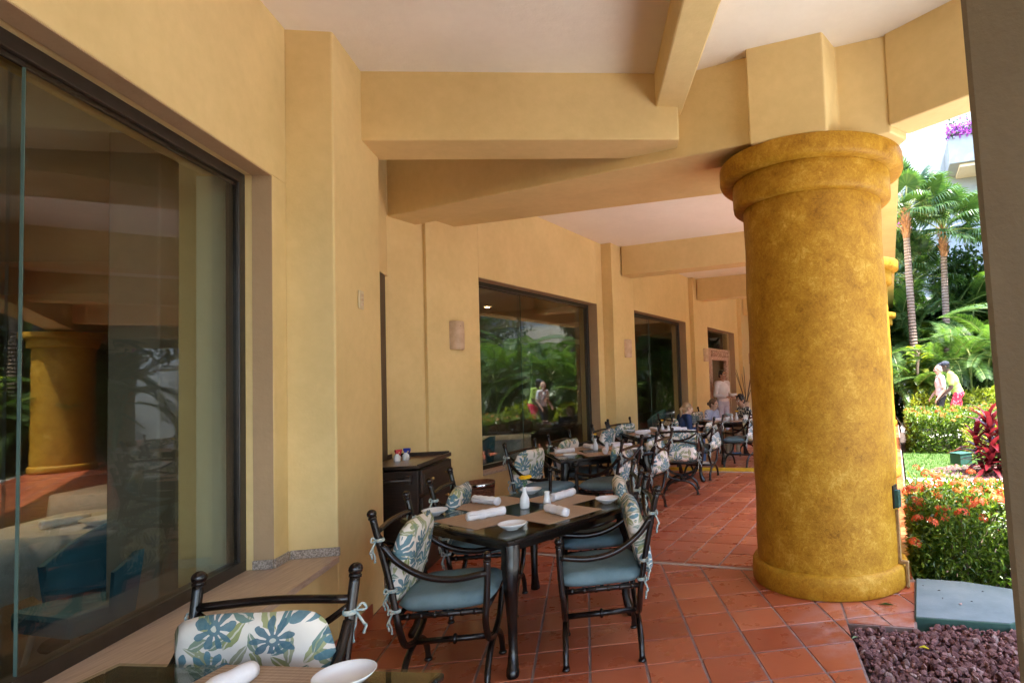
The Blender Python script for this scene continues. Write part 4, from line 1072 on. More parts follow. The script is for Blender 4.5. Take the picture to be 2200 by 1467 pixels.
# lava-rock bed
bed = MB(); bedpoly = [Vector((.84, 2.3)), Vector((.8603, 2.997)), Vector((.9245, 3.471)), Vector((.89, 3.74)), Vector((1.34, 3.6)), Vector((1.63, 4.4)), Vector((2.2, 4.3)), Vector((3.2, 3.2)), Vector((3.0, 1.2)), Vector((1.2, .9)), Vector((.78, 1.2))]
bed.prism(bedpoly, -.3, -.075); bedo = tag(bed.build('gravel_bed', G['soil']), kind='structure')
def stone(seed):
    R = random.Random(seed); bm_ = bmesh.new(); bmesh.ops.create_icosphere(bm_, subdivisions=1, radius=1)
    sx, sy, sz = R.uniform(.8, 1.25), R.uniform(.7, 1.1), R.uniform(.6, .95)
    for v in bm_.verts:
        k = 1+R.uniform(-.38, .30); v.co = Vector((v.co.x*sx*k, v.co.y*sy*k, v.co.z*sz*k))
    vs = [v.co.copy() for v in bm_.verts]; fs = [tuple(v.index for v in f.verts) for f in bm_.faces]; bm_.free(); return vs, fs
STN = [stone(k) for k in range(12)]; M_ST = []
for vs_, fs_ in STN:
    b = MB(); b.add(vs_, fs_); M_ST.append(b.mesh('stone', G['rock']))
slab = [Vector((1.635, 4.375)), Vector((1.365, 3.70)), Vector((1.865, 3.55)), Vector((2.25, 3.72)), Vector((2.28, 4.02)), Vector((1.93, 4.27))]
def inpoly(p, poly):
    c = False
    for i in range(len(poly)):
        a, b_ = poly[i], poly[i-1]
        if (a.y > p.y) != (b_.y > p.y) and p.x < (b_.x-a.x)*(p.y-a.y)/(b_.y-a.y)+a.x: c = not c
    return c
R_ = random.Random(9); st = []
tries = 0
while len(st) < 6000 and tries < 90000:
    tries += 1
    p = Vector((R_.uniform(.84, 2.35), R_.uniform(2.3, 3.98)))
    if (p-ge[0]).dot(ge[1]) > -.025 or not inpoly(p, bedpoly): continue
    if inpoly(p, [s+(s-Vector((1.85, 3.95))).normalized()*.02 for s in slab]): continue
    if (p-Vector((.885, 3.735))).dot(Vector((.28, .96))) > -.02 and p.y > 3.5 and p.x < 1.42: continue
    if p.x > 1.34 and p.y > 3.62+(p.x-1.34)*2.6 and p.x < 1.66: continue
    st.append((p.x, p.y, -.05+R_.random()**1.5*.045, .009+.020*R_.random()**1.4))
sv = []
for s_ in st:
    pj = prj(s_[:3]); sv.append(s_[3]**2/pj[2]**2*(s_[2]+.12) if pj and inview(s_[:3], 10) and pj[0] < 2180 else 0)
od = sorted(range(len(st)), key=lambda k: -sv[k]); top_ = set(od[:300]); rest = MB()
for k, (x, y, z, r) in enumerate(st):
    M_ = Matrix.Rotation(R_.uniform(0, 6), 3, 'Z') @ Matrix.Rotation(R_.uniform(0, 6), 3, 'X')
    if k in top_: inst('stone', M_ST[k % 12], bedo, (x, y, z), M_.to_euler(), r)
    else:
        vs_, fs_ = STN[k % 12]; rest.add([M_ @ v*r+Vector((x, y, z)) for v in vs_], fs_)
tag(rest.build('stone', G['rock'], bedo), kind='stuff')
t = thing('concrete_cover', 'green-edged concrete utility cover slab on the lava gravel beside the column', 'cover', (0, 0, 0))
b = MB(); b.prism(slab, -.09, .022); b.build('slab_body', P['slabside'], t, bevel=.006)
b = MB(); cs = sum(slab, Vector((0, 0)))/6; b.prism([cs+(s-cs)*.985 for s in slab], .020, .027); b.build('slab_top', P['slabtop'], t, bevel=.003)
# second rock patch with the red plant, irrigation box
pc = W2(1.15, 9.85); rp = MB(); R_ = random.Random(12)
q = MB(); q.lathe([(0, -.02), (.6, -.03), (.8, -.12)], 20, (pc.x+.15, pc.y, 0)); rb = tag(q.build('rock_patch', G['soil']), kind='structure')
for k in range(420):
    g = R_.uniform(0, 6.28); r_ = .85*math.sqrt(R_.random()); vs_, fs_ = STN[k % 12]; M_ = Matrix.Rotation(R_.uniform(0, 6), 3, 'X'); s_ = R_.uniform(.03, .05)
    rp.add([M_ @ v*s_+Vector((pc.x+.15+r_*math.cos(g), pc.y+r_*math.sin(g), -.02-.05*r_)) for v in vs_], fs_)
tag(rp.build('stone', G['rock'], rb), kind='stuff')
t = thing('cordyline', 'dark red strap-leaved cordyline on a patch of lava rock by the lawn', 'plant', (pc.x+.12, pc.y-.1, -.05))
def strap(l, w_, mt, droop=.35, name='leaf'):
    b = MB(); n = 6; vs = []
    for k in range(n+1):
        f = k/n; ww = w_*math.sin(math.pi*min(1, .12+.86*f))**.8/2; y = l*f; z = l*(.25*f-droop*f*f); vs += [(-ww, y, z+ww*.35), (0, y, z), (ww, y, z+ww*.35)]
    fs = []
    for k in range(n):
        a = k*3; fs += [(a, a+1, a+4, a+3), (a+1, a+2, a+5, a+4)]
    b.add(vs, fs); return b.mesh(name, mt, True)
M_DR = [strap(.34, .085, G['drac']), strap(.42, .095, G['drac'], .5), strap(.28, .075, G['drac'], .2)]
R_ = random.Random(4)
for k, (sx, sy, h) in enumerate(((0, 0, .85), (.18, .06, .66), (-.16, .1, .55), (.12, -.12, .4), (-.05, -.1, .72), (.3, -.02, .45), (-.1, -.18, .3), (.22, -.2, .28))):
    b = MB(); b.tube([(sx*.5, sy*.5, 0), (sx, sy, h)], [.018, .012], 6); b.build('stem', P['twig'], t, True)
    for j in range(26):
        f = j/25; g = j*2.4+k; inst('leaf', M_DR[j % 3], t, (sx, sy, h*(.3+.7*f)), (rad(-15+75*f+R_.uniform(-12, 12)), 0, g), R_.uniform(.75, 1.05))
pg = W2(.98, 10.85); t = thing('irrigation_box', 'small green irrigation box on the lawn', 'box', (pg.x, pg.y, -.055), .4); b = MB(); b.box((0, 0, .09), (.26, .22, .18)); b.build('box_body', P['greenpaint'], t, bevel=.01); b = MB(); b.box((0, 0, .188), (.28, .24, .014)); b.build('lid', P['greenpaint'], t, bevel=.004)
# fallen leaves
def fallen(x, y, z, l, w_, mt, rz, label, cat='leaf'):
    b = MB(); leafquad(b, Vector((0, 0, 0)), Vector((0, 1, .1)), Vector((0, 0, 1)), l, w_); o = b.build('fallen_leaf', mt); o.location = (x, y, z); o.rotation_euler = (0, 0, rz); return tag(o, label, cat, 'fallen leaves and petals')
ylf = mat('fresh_yellow_leaf', (.55, .50, .02), None, rough=.5)
fallen(1.28, 3.28, .022, .06, .028, ylf, 1.0, 'yellow fallen leaf on the lava gravel')
fallen(.96, 3.51, .002, .05, .022, G['ixleaf'], 2.0, 'green fallen leaf at the corner of the tiles and gravel')
fallen(1.33, 3.95, .004, .11, .02, G['dleaf'], 1.3, 'green leaf clipping on the tiles by the column foot')
fallen(1.72, 3.84, .030, .03, .024, mat('pale_petal', (.62, .45, .45), None), .3, 'pale pink petal on the concrete cover', 'petal')

for k, (x_, y_, l_) in enumerate(((1.62, 4.2, 'at the back corner'), (1.70, 4.1, 'near the bush side'), (1.66, 3.98, 'in the middle'), (1.80, 3.9, 'towards the gravel'), (1.95, 4.05, 'towards the pier'))): fallen(x_, y_, .029, .02+.006*(k % 3), .011, P['dark'], k*1.3, 'dark withered leaf bit on the concrete cover, '+l_)
# ---- palms
def fanfrond(seed):
    R = random.Random(seed); b = MB(); n = 34; Lp = 1.05
    b.mi = 1; b.tube(crv([(0, 0, 0), (0, Lp*.5, .06), (0, Lp, .0)], 4), [.022]*4+[.014]*5, 5, flat=(0, 0, 1)); b.mi = 0
    c = Vector((0, Lp, 0))
    for k in range(n):
        g = rad(-128+256*k/(n-1)); l = .74*(1-.12*abs(g)/2.2)*R.uniform(.92, 1.06); d = Vector((math.sin(g), math.cos(g), .12*math.cos(g)-.03)); s_ = Vector((math.cos(g), -math.sin(g), 0)); up = Vector((0, 0, 1))
        w1 = .040; p1 = c+d*l*.55; p2 = c+d*l*.82-up*(.05+.05*R.random()); p3 = c+d*l*.93-up*(.20+.14*R.random())
        b.add([c, p1-s_*w1, p1+up*.014, p1+s_*w1, p2-s_*w1*.5, p2+s_*w1*.5, p3], [(0, 1, 2), (0, 2, 3), (1, 4, 5, 2), (2, 5, 3), (4, 6, 5)])
    return b.mesh('frond', [G['fan'], G['petiole']])
M_FAN = [fanfrond(s) for s in (1, 2, 3)]
def fanpalm(base, topp, label, n=26, seed=1):
    R = random.Random(seed); t = thing('fan_palm', label, 'palm tree', base, 0, 'tall fan palms'); tp = Vector(topp)-Vector(base)
    b = MB(); pts = crv([(0, 0, 0), tp*.35+Vector((-.05, 0, 0)), tp*.7+Vector((-.03, .0, 0)), tp], 6); b.tube(pts, [.14-.045*k/(len(pts)-1) for k in range(len(pts))], 12); b.build('trunk', G['trunk'], t, True)
    b = MB()
    for k in range(44):
        g = k*2.4; z = -.55+.85*k/44; d = Vector((math.cos(g), math.sin(g), 0)); b.add([tp+d*.09+Vector((0, 0, z)), tp+d*.12+Vector((-d.y*.05, d.x*.05, z+.1)), tp+d*.23+Vector((0, 0, z+.26)), tp+d*.12+Vector((d.y*.05, -d.x*.05, z+.1))], [(0, 1, 2, 3)])
    b.tube([tp+Vector((0, 0, -.6)), tp+Vector((0, 0, .2))], [.11, .13], 10); b.build('fibre_collar', G['fibre'], t)
    for k in range(n):
        f = k/(n-1); g = k*2.4+R.uniform(-.3, .3); el = rad(78-95*f+R.uniform(-8, 8))
        inst('frond', M_FAN[k % 3], t, tp+Vector((0, 0, .25)), (el, R.uniform(-.25, .25), g), R.uniform(.85, 1.12))
    return t
fanpalm((7.53, 18.9, -.13), (7.36, 18.77, 6.35), 'tall fan palm with slim leaning trunk, left of the pair beyond the hedge', 26, 1)
fanpalm((8.99, 19.9, -.13), (8.99, 19.8, 5.9), 'tall fan palm with shaggy brown collar, right of the pair beyond the hedge', 26, 2)
fanpalm((11.6, 21.0, -.13), (11.5, 21.0, 6.4), 'tall fan palm partly hidden by the near pier', 24, 3)
fanpalm((8.3, 21.2, -.13), (8.35, 21.2, 4.6), 'shorter fan palm filling the gap low between the two tall ones', 22, 5)
p = W2(4.5, 24); fanpalm((p.x, p.y, -.13), (p.x+.2, p.y, 5.2), 'fan palm deep in the garden, reflected in the third window', 20, 4)
def pinnate(seed, L_, nl, ll, droop):
    R = random.Random(seed); b = MB(); n = 10; sp = []
    for k in range(n+1):
        f = k/n; sp.append(Vector((0, L_*(f-.18*droop*f**3), L_*(.42*f-droop*f*f))))
    b.mi = 1; b.tube(sp, [.016*(1-.85*k/n)+.002 for k in range(n+1)], 5, flat=(0, 0, 1)); b.mi = 0
    for k in range(nl):
        f = .12+.87*k/(nl-1); i = min(n-1, int(f*n)); u = f*n-i; p = sp[i].lerp(sp[i+1], u); tg = (sp[i+1]-sp[i]).normalized(); nn = Vector((1, 0, 0)).cross(tg)
        l = ll*(math.sin(math.pi*(.18+.72*f))**.7)*R.uniform(.9, 1.1)
        for s_ in (-1, 1):
            d = (Vector((s_, 0, 0))*.78+tg*.62+nn*.28).normalized(); e = p+d*l*.5; e2 = p+d*l+Vector((0, 0, -l*.30)); w_ = .017; sd_ = tg*w_
            b.add([p-sd_*.4, p+sd_*.4, e+sd_, e-sd_, e2], [(0, 1, 2, 3), (3, 2, 4)])
    return b.mesh('frond', [G['areca'], G['petiole']])
M_AR = [pinnate(1, 2.0, 46, .46, .62), pinnate(2, 1.8, 42, .42, .45), pinnate(3, 2.2, 50, .48, .8)]
def areca(x, y, label, n=30, h=1.6, seed=1, s=1.0):
    R = random.Random(seed); t = thing('areca_palm', label, 'palm', (x, y, -.13), 0, 'feathery garden palms')
    for j in range(6):
        g = j*1.05; a = Vector((.25*math.cos(g), .25*math.sin(g), 0)); bnd = Vector((.6*math.cos(g), .6*math.sin(g), h*R.uniform(.7, 1.15)))
        b = MB(); b.tube(crv([a, a.lerp(bnd, .5)+Vector((0, 0, .15)), bnd], 4), [.05]*4+[.035]*5, 7); b.build('trunk', G['petiole'], t, True)
        for k in range(n//6):
            f = k/max(1, n//6-1); inst('frond', M_AR[(j+k) % 3], t, bnd-Vector((0, 0, .25*(1-f))), (rad(-22+66*f+R.uniform(-10, 10)), R.uniform(-.3, .3), g-math.pi/2+2.4*k+R.uniform(-.4, .4)), s*R.uniform(.8, 1.1))
    return t
areca(8.25, 16.9, 'big feathery palm clump right of the walking couple', 42, 1.9, 1, 1.0)
areca(6.95, 17.6, 'feathery palm clump with arching fronds left behind the walking couple', 36, 1.5, 2, .9)
areca(9.6, 18.2, 'feathery palm clump behind the near pier edge', 36, 2.2, 3, 1.05)
for k, (n_, d_, h, l) in enumerate(((4.6, 18.9, 2.2, 'feathery palm reflected at the left of the second window'), (5.8, 22.3, 2.6, 'largest feathery palm reflected in the middle of the second window'), (4.2, 25.5, 2.4, 'feathery palm reflected at the right of the second window'), (8.5, 19.5, 2.4, 'feathery palm far out in the garden, reflected in the near window'), (8.2, 27.5, 3.0, 'feathery palm at the far end of the garden, reflected in the third window'), (7.6, 14.5, 2.0, 'feathery palm beside the lawn, hidden right of the pier'))):
    p = W2(n_, d_); areca(p.x, p.y, l, 36, h, 10+k, 1.25)
# bougainvillea and background trees as leaf clouds
def cloud(name, label, cat, c, r, cnt, l, seed, lm, fl=None, nfl=0, trunk=None, group=None):
    R = random.Random(seed); t = thing(name, label, cat, (c[0], c[1], -.13), 0, group); cz = c[2]+.13; mb = MB(); fb = MB(); bl = []
    for k in range(9): bl.append((Vector((R.gauss(0, .45)*r[0], R.gauss(0, .45)*r[1], cz+R.gauss(0, .45)*r[2])), R.uniform(.35, .6)))
    for k in range(cnt):
        cc_, s_ = bl[k % 9]; d = rdir(R); rr = s_*R.random()**.4; p = cc_+Vector((d.x*r[0], d.y*r[1], d.z*r[2]))*rr
        if p.z < .1: continue
        leafquad(mb, p, rdir(R, .2), Vector((0, 0, 1)), l*R.uniform(.7, 1.3), l*.5)
        if fl and k < nfl: leafquad(fb, p+d*.12, rdir(R, .3), Vector((0, 0, 1)), l*.8, l*.6); leafquad(fb, p+d*.12, rdir(R, .3), Vector((0, 0, 1)), l*.8, l*.6)
    tag(mb.build('foliage', lm, t), kind='stuff')
    if fl: tag(fb.build('blossom', fl, t), kind='stuff')
    b = MB()
    for cc_, s_ in bl[:5]: b.tube(crv([(0, 0, 0), (cc_.x*.3, cc_.y*.3, cc_.z*.5), tuple(cc_)], 4), [.09]*4+[.06]*4+[.02], 7)
    b.build('trunk', P['twig'], t, True)
    return t
bush('leafy_shrub', 'sunny green shrub bank along the far hedge, reflected in the third window', 'shrub', W2, 1.7, 6.5, 21.8, 25.5, 2.3, 12000, .17, 23, 0, [], G['ixleaf'], lump=.5)
areca(8.7, 21.6, 'dark feathery palm in the gap between the two fan palm trunks', 42, 3.0, 21, 1.25)
areca(7.5, 22.6, 'dark feathery palm behind the left fan palm trunk', 36, 2.6, 22, 1.2)
areca(10.4, 22.0, 'dark feathery palm right of the right-hand fan palm trunk', 42, 3.6, 23, 1.25)
cloud('bougainvillea', 'tall bougainvillea with pink blossom just right of the column capital', 'shrub', (9.3, 27.0, 4.9), (.75, 1.0, 3.6), 7000, .17, 31, G['yleaf'], G['pink'], 1500)
bg = 'background garden trees'
cloud('garden_tree', 'dark leafy tree behind the two fan palms', 'tree', (9.6, 22.5, 3.0), (2.0, 1.4, 2.3), 9500, .22, 32, G['dleaf'], group=bg)
cloud('garden_tree', 'leafy tree far behind the left fan palm', 'tree', (9.0, 25.2, 4.6), (1.6, 1.4, 2.6), 7000, .24, 35, G['dleaf'], group=bg)
cloud('garden_tree', 'dark leafy tree behind the right-hand feathery palm', 'tree', (12.0, 22.5, 4.2), (1.8, 1.6, 3.0), 9500, .24, 33, G['dleaf'], group=bg)
for k, (x_, y_, l) in enumerate(((11.5, -2.5, 'leafy tree shading the deck far right of the camera'), (10.5, 3.2, 'leafy tree by the deck, right of the pier'), (8.0, -7.0, 'leafy tree behind the camera side of the deck'))): cloud('garden_tree', l, 'tree', (x_, y_, 4.5), (2.6, 2.6, 3.6), 3500, .28, 60+k, G['dleaf'], group=bg)  # unseen trees added to hold low sky light off the near wall
for k, (n_, d_, h, l) in enumerate(((9.5, 23, 3.5, 'leafy tree across the garden reflected in the second window'), (11, 16, 3.6, 'leafy tree across the garden reflected in the near window'), (7, 31, 4, 'leafy tree at the far end of the garden reflected in the third window'))):
    p = W2(n_, d_); cloud('garden_tree', l, 'tree', (p.x, p.y, h), (2.4, 2.4, h*.8), 4200, .2, 40+k, G['dleaf'], group=bg)
# big-leaved vine by the path
R_ = random.Random(77); t = thing('philodendron', 'climbing plant with large glossy leaves left of the walking couple', 'plant', (6.75, 16.9, -.13))
M_PH = [strap(.34, .24, G['ixleaf'], .5), strap(.28, .2, G['yleaf'], .45)]
b = MB(); b.tube(crv([(0, 0, 0), (.1, .1, .8), (0, .1, 1.6), (.1, .1, 2.2)], 5), .04, 7); b.build('stem', P['twig'], t, True)
for k in range(70):
    z = .3+2.0*R_.random(); g = R_.uniform(0, 6.28); inst('leaf', M_PH[k % 3 == 0], t, (.12*math.cos(g), .12*math.sin(g), z), (rad(R_.uniform(-20, 35)), 0, g-1.57), R_.uniform(.7, 1.2))
R_ = random.Random(78); pq = W2(1.5, 23.2); t = thing('philodendron', 'big bright-leaved climbing plant reflected in the third window', 'plant', (pq.x, pq.y, -.13))
b = MB(); b.tube(crv([(0, 0, 0), (.1, .1, 1.0), (0, .1, 2.2), (.1, .1, 3.2)], 5), .06, 7); b.build('stem', P['twig'], t, True)
for k in range(90):
    z = .3+3.1*R_.random(); g = R_.uniform(0, 6.28); inst('leaf', M_PH[k % 2], t, (.2*math.cos(g), .2*math.sin(g), z), (rad(R_.uniform(-25, 30)), 0, g-1.57), R_.uniform(1.2, 2.2))
# ---- far buildings
terr = mat('terracotta_wall', (.40, .15, .09), (.48, .19, .12), 3, .8)
dk = mat('dark_window_glass', (.02, .025, .03), None, rough=.08)
t = thing('hotel_wing', 'white hotel wing closing the garden, with a projecting balcony and purple planter', 'building', (0, 0, 0))
b = MB(); b.prism(rect(W2, -3, 16, 32.5, 33.5), -.13, 17); b.build('wall', P['white'], t)
cream = plaster('cream_wall', (.62, .55, .40), (.68, .60, .45), .1)
b = MB(); b.prism(rect(W2, 3.05, 9, 30.4, 32.48), 11.2, 12.5); b.build('balcony', P['white'], t, bevel=.02)
b = MB(); b.prism(rect(W2, 3.5, 8.8, 30.6, 32.48), 11.05, 11.19); b.build('balcony_soffit', cream, t)
b = MB(); b.prism(rect(W2, 1.5, 15.8, 32.38, 32.48), -.13, 5.2); b.build('garden_wall_face', cream, t)
for k in range(3):
    b = MB(); b.prism(rect(W2, 10.2+2*k, 11.4+2*k, 32.44, 32.49), 7.2, 9.4); w_ = b.build('window', P['bronze'], t)
    b = MB(); b.prism(rect(W2, 10.27+2*k, 11.33+2*k, 32.425, 32.438), 7.27, 9.33); b.build('pane', dk, w_)
pt = W2(5.4, 30.6)
R_ = random.Random(50); mb = MB(); fb = MB()
for k in range(2600):
    p = W2(R_.uniform(3.0, 8.8), R_.uniform(30.2, 31.0)); z = 12.5+abs(R_.gauss(0, .35))-(.2 if R_.random() < .3 else 0)
    leafquad(mb if k % 3 == 0 else fb, Vector((p.x, p.y, z)), rdir(R_, .2), Vector((0, 0, 1)), .16, .1)
tb = thing('balcony_plant', 'purple bougainvillea trailing over the white balcony edge high up', 'plant', (0, 0, 0)); tag(mb.build('foliage', G['dleaf'], tb), kind='stuff'); tag(fb.build('blossom', G['purp'], tb), kind='stuff')
t = thing('hotel_block', 'white balconied hotel block across the garden, seen as a reflection in the windows', 'building', (0, 0, 0))
b = MB(); b.prism(rect(W2, 17.5, 19, 2, 46), -.13, 13); b.build('wall', terr, t)
for z in (3.0, 6.2, 9.4):
    b = MB(); b.prism(rect(W2, 15.4, 17.48, 2, 46), z-.2, z); b.build('balcony_floor', P['white'], t)
    for k in range(8): 
        b = MB(); b.prism(rect(W2, 15.4, 15.55, 2.3+5.5*k, 7.3+5.5*k), z, z+.95); b.build('balcony_parapet', P['white'], t, bevel=.02)
for k in range(9):
    b = MB(); b.prism(rect(W2, 15.3, 15.8, 1.9+5.5*k, 2.4+5.5*k), -.13, 12.6); b.build('pillar', P['white'], t)
    b = MB(); b.prism(rect(W2, 17.4, 17.48, 3.4+5.5*k, 5.6+5.5*k), 3.1, 5.3); w_ = b.build('window', P['bronze'], t)
    b = MB(); b.prism(rect(W2, 17.37, 17.39, 3.5+5.5*k, 5.5+5.5*k), 3.2, 5.2); b.build('pane', dk, w_)
b = MB(); b.prism(rect(W2, 15.2, 19.2, 1.8, 46.2), 12.6, 13.0); b.build('roof', P['white'], t)
# ------------------------------------------------------------------ people
def skin(name, a): return mat(name, tuple(c*.93 for c in a), a, 8, .5)
SK = {'light': skin('skin_light', (.58, .36, .26)), 'tan': skin('skin_tan', (.40, .22, .14)), 'dark': skin('skin_dark', (.075, .04, .026))}
HR = {'blond': mat('hair_blond', (.26, .16, .08), (.42, .29, .16), 40, .6), 'brown': mat('hair_brown', (.09, .05, .03), (.17, .10, .06), 40, .55), 'black': mat('hair_black', (.008, .007, .007), (.02, .017, .015), 40, .45), 'grey': mat('hair_grey', (.35, .30, .26), (.5, .45, .4), 40, .6)}
eyew = mat('eye_white', (.7, .68, .65), None, rough=.2); eyed = mat('eye_iris', (.03, .02, .012), None, rough=.15); lipm = mat('lip', (.36, .13, .11), None, rough=.5)
def stripe(name, a, b, s):
    m, N, L, B = new(name); wv = N.new('ShaderNodeTexWave'); wv.bands_direction = 'X'; wv.inputs['Scale'].default_value = s; wv.inputs['Distortion'].default_value = .4; L.new(coord(N, L), wv.inputs[0])
    L.new(ramp(N, L, wv.outputs[1], [(.55, a), (.7, b)]), B.inputs['Base Color']); B.inputs['Roughness'].default_value = .9; return m
CLO = {'navy': mat('navy_cotton', (.012, .028, .085), (.02, .045, .12), 9, .9, .3, 14, .02), 'stripe': stripe('striped_cotton', (.60, .60, .70), (.24, .26, .42), 14),
       'pattern': mat('leaf_print_cotton', (.03, .035, .045), (.62, .58, .46), 20, .9, lo=.50, hi=.56, detail=3), 'white': mat('white_cotton', (.74, .72, .73), (.80, .78, .79), 6, .9, .3, 14, .02),
       'uniform': mat('pale_uniform_cotton', (.60, .55, .56), (.68, .62, .63), 6, .9, .3, 14, .02), 'utrous': mat('lavender_uniform_trousers', (.40, .37, .43), (.47, .44, .5), 6, .9, .3, 14, .02), 'lime': mat('lime_cotton', (.42, .60, .12), (.50, .68, .17), 6, .9, .3, 14, .02),
       'redfl': mat('red_flower_print', (.60, .015, .05), (.85, .35, .38), 26, .9, lo=.55, hi=.6), 'jeans': mat('blue_jeans', (.04, .07, .14), (.07, .11, .2), 20, .9), 'khaki': mat('khaki_cotton', (.32, .25, .16), (.38, .3, .2), 10, .9),
       'black': mat('black_cotton', (.015, .015, .017), (.03, .03, .032), 10, .9), 'shoe': mat('beige_sneaker', (.40, .33, .26), None, rough=.8), 'cap': mat('dark_cap', (.02, .025, .04), (.035, .04, .06), 10, .85), 'sandal': mat('blue_sandal', (.05, .10, .2), None, rough=.6)}
def remesh(o, vox, it=4):
    m = o.modifiers.new('remesh', 'REMESH'); m.mode = 'VOXEL'; m.voxel_size = vox; m.use_smooth_shade = True
    s = o.modifiers.new('smooth', 'SMOOTH'); s.iterations = it; s.factor = .5
def person(label, loc, a, J, sk, hair, top, legs, shoe, sleeve='short', hairstyle='short', female=False, group=None, yaw=0, pitch=0, cap=False, shorts=False, S=1.0, grip=.6):
    t = thing('person', label, 'person', loc, -rad(a), group); t.scale = (S, S, S)
    V = {k: Vector(v) for k, v in J.items()}
    for s, n in ((-1, 'L'), (1, 'R')): pass
    b = MB(); up = (V['neck']-V['pel']).normalized(); tor = Matrix.Rotation(math.atan2(-up.y, up.z)*1.0, 3, 'X')
    cw = .155 if female else .175
    wst = V['pel'].lerp(V['chest'], .45)
    b.ball(V['pel'], (.16, .115, .12), 16, 10, tor); b.ball(wst, (.135, .10, .16), 16, 10, tor); b.ball(V['chest'], (cw, .115, .18), 16, 10, tor)
    b.capsule(V['shL'], V['shR'], .062, .062, 12)
    b.capsule(V['neck']-up*.07, V['neck']+(V['head']-V['neck'])*.5, .062, .052, 12)
    hm = Matrix.Rotation(rad(yaw), 3, 'Z') @ Matrix.Rotation(rad(pitch), 3, 'X'); H_ = V['head']
    def hp(x, y, z): return H_+hm @ Vector((x, y, z))
    b.ball(hp(0, -.008, .028), (.076, .094, .088), 18, 12, hm); b.ball(hp(0, .022, -.040), (.058, .068, .075), 16, 10, hm); b.ball(hp(0, .050, -.088), (.030, .028, .026), 10, 8, hm)
    b.tube([hp(0, .082, .018), hp(0, .098, -.012), hp(0, .112, -.030), hp(0, .086, -.040)], [.010, .012, .0155, .012], 8)
    b.ball(hp(0, .080, .028), (.052, .016, .012), 10, 6, hm)
    for s in (-1, 1): b.ball(hp(s*.078, -.008, -.004), (.010, .022, .034), 8, 6, hm); b.ball(hp(s*.034, .066, -.022), (.024, .018, .020), 8, 6, hm)
    for n, s in (('L', -1), ('R', 1)):
        b.capsule(V['sh'+n], V['el'+n], .052, .042, 12); b.capsule(V['el'+n], V['wr'+n], .041, .029, 12)
        d = (V['wr'+n]-V['el'+n]).normalized(); sd = Vector((s, 0, 0)); sd = (sd-d*sd.dot(d)); sd = sd.normalized() if sd.length > .1 else d.orthogonal().normalized(); nn = d.cross(sd)*s
        if nn.z > 0: nn = -nn
        M_ = Matrix((sd, d, nn)).transposed()
        b.ball(V['wr'+n]+d*.05, (.040, .055, .018), 12, 8, M_)
        for k, (o_, l) in enumerate(((-.029, .072), (-.010, .080), (.010, .075), (.028, .060))):
            p0 = V['wr'+n]+d*.085+sd*o_; p1 = p0+d*l*.5+nn*l*.22*grip; p2 = p1+d*l*.38*(1-.5*grip)+nn*l*.5*grip
            b.tube([p0, p1, p2], [.0105, .0098, .0085], 8); b.ball(p2, .0085, 8, 5)
        p0 = V['wr'+n]+d*.03-sd*.034; p1 = p0+d*.035-sd*.028+nn*.01; p2 = p1+d*.032+nn*.012; b.tube([p0, p1, p2], [.013, .0115, .0095], 8); b.ball(p2, .0095, 8, 5)
        b.capsule(V['hip'+n], V['kn'+n], .088, .058, 12); b.capsule(V['kn'+n], V['an'+n].lerp(V['kn'+n], .5), .056, .054, 12); b.capsule(V['an'+n].lerp(V['kn'+n], .5), V['an'+n], .054, .037, 12)
        b.capsule(V['an'+n]+Vector((0, 0, -.035)), V['to'+n], .038, .030, 10)
    body = b.build('body', SK[sk], t, True); remesh(body, .0085, 3)
    # shirt
    b = MB(); e = .016
    b.ball(V['pel']+up*.04, (.168, .13, .12), 16, 10, tor); b.ball(wst, (.152, .122, .17), 16, 10, tor); b.ball(V['chest'], (cw+.012, .130, .188), 16, 10, tor); b.capsule(V['shL'], V['shR'], .072, .072, 12)
    b.tube([V['neck']-up*.09, V['neck']-up*.02], [.075, .066], 12)
    for n in 'LR':
        el = V['el'+n] if sleeve == 'long' else V['sh'+n].lerp(V['el'+n], .72)
        b.capsule(V['sh'+n], el, .068, .06 if sleeve == 'short' else .053, 12)
        if sleeve == 'long': b.capsule(V['el'+n], V['wr'+n].lerp(V['el'+n], .06), .052, .04, 12)
    o = b.build('shirt', top, t, True); remesh(o, .013, 5)
    b = MB(); b.ball(V['pel']-up*.02, (.172, .128, .115), 16, 10, tor)
    for n in 'LR':
        b.capsule(V['hip'+n], V['kn'+n].lerp(V['hip'+n], .1 if shorts else 0), .098, .078 if shorts else .066, 12)
        if not shorts: b.capsule(V['kn'+n], V['an'+n].lerp(V['kn'+n], .08), .066, .050, 12)
    o = b.build('shorts' if shorts else 'trousers', legs, t, True); remesh(o, .014, 5)
    for n in 'LR':
        b = MB(); p0, p1 = V['an'+n]+Vector((0, 0, -.045)), V['to'+n]; d = (p1-p0); b.capsule(p0-d*.18, p1+d*.05, .046, .040, 12); o = b.build('shoe', shoe, t, True); remesh(o, .012, 3)
    # hair
    b = MB()
    if hairstyle != 'bald':
        b.ball(hp(0, -.022, .042), (.086, .096, .088), 18, 12, hm); b.ball(hp(0, -.055, -.012), (.076, .056, .075), 14, 10, hm)
        if hairstyle == 'curly':
            R = random.Random(8)
            for k in range(46):
                g = R.uniform(0, 6.28); ph = R.uniform(0, 1.5); q = hp(.084*math.sin(ph)*math.cos(g), -.015+.092*math.sin(ph)*math.sin(g), .05+.082*math.cos(ph)); b.ball(q, R.uniform(.016, .026), 7, 5)
        if hairstyle == 'pony': b.capsule(hp(0, -.11, .03), hp(0, -.145, -.02), .026, .034, 10); b.capsule(hp(0, -.145, -.02), hp(0, -.13, -.15), .034, .02, 10)
        if hairstyle == 'bun': b.ball(hp(0, -.125, .0), (.045, .04, .042), 10, 8)
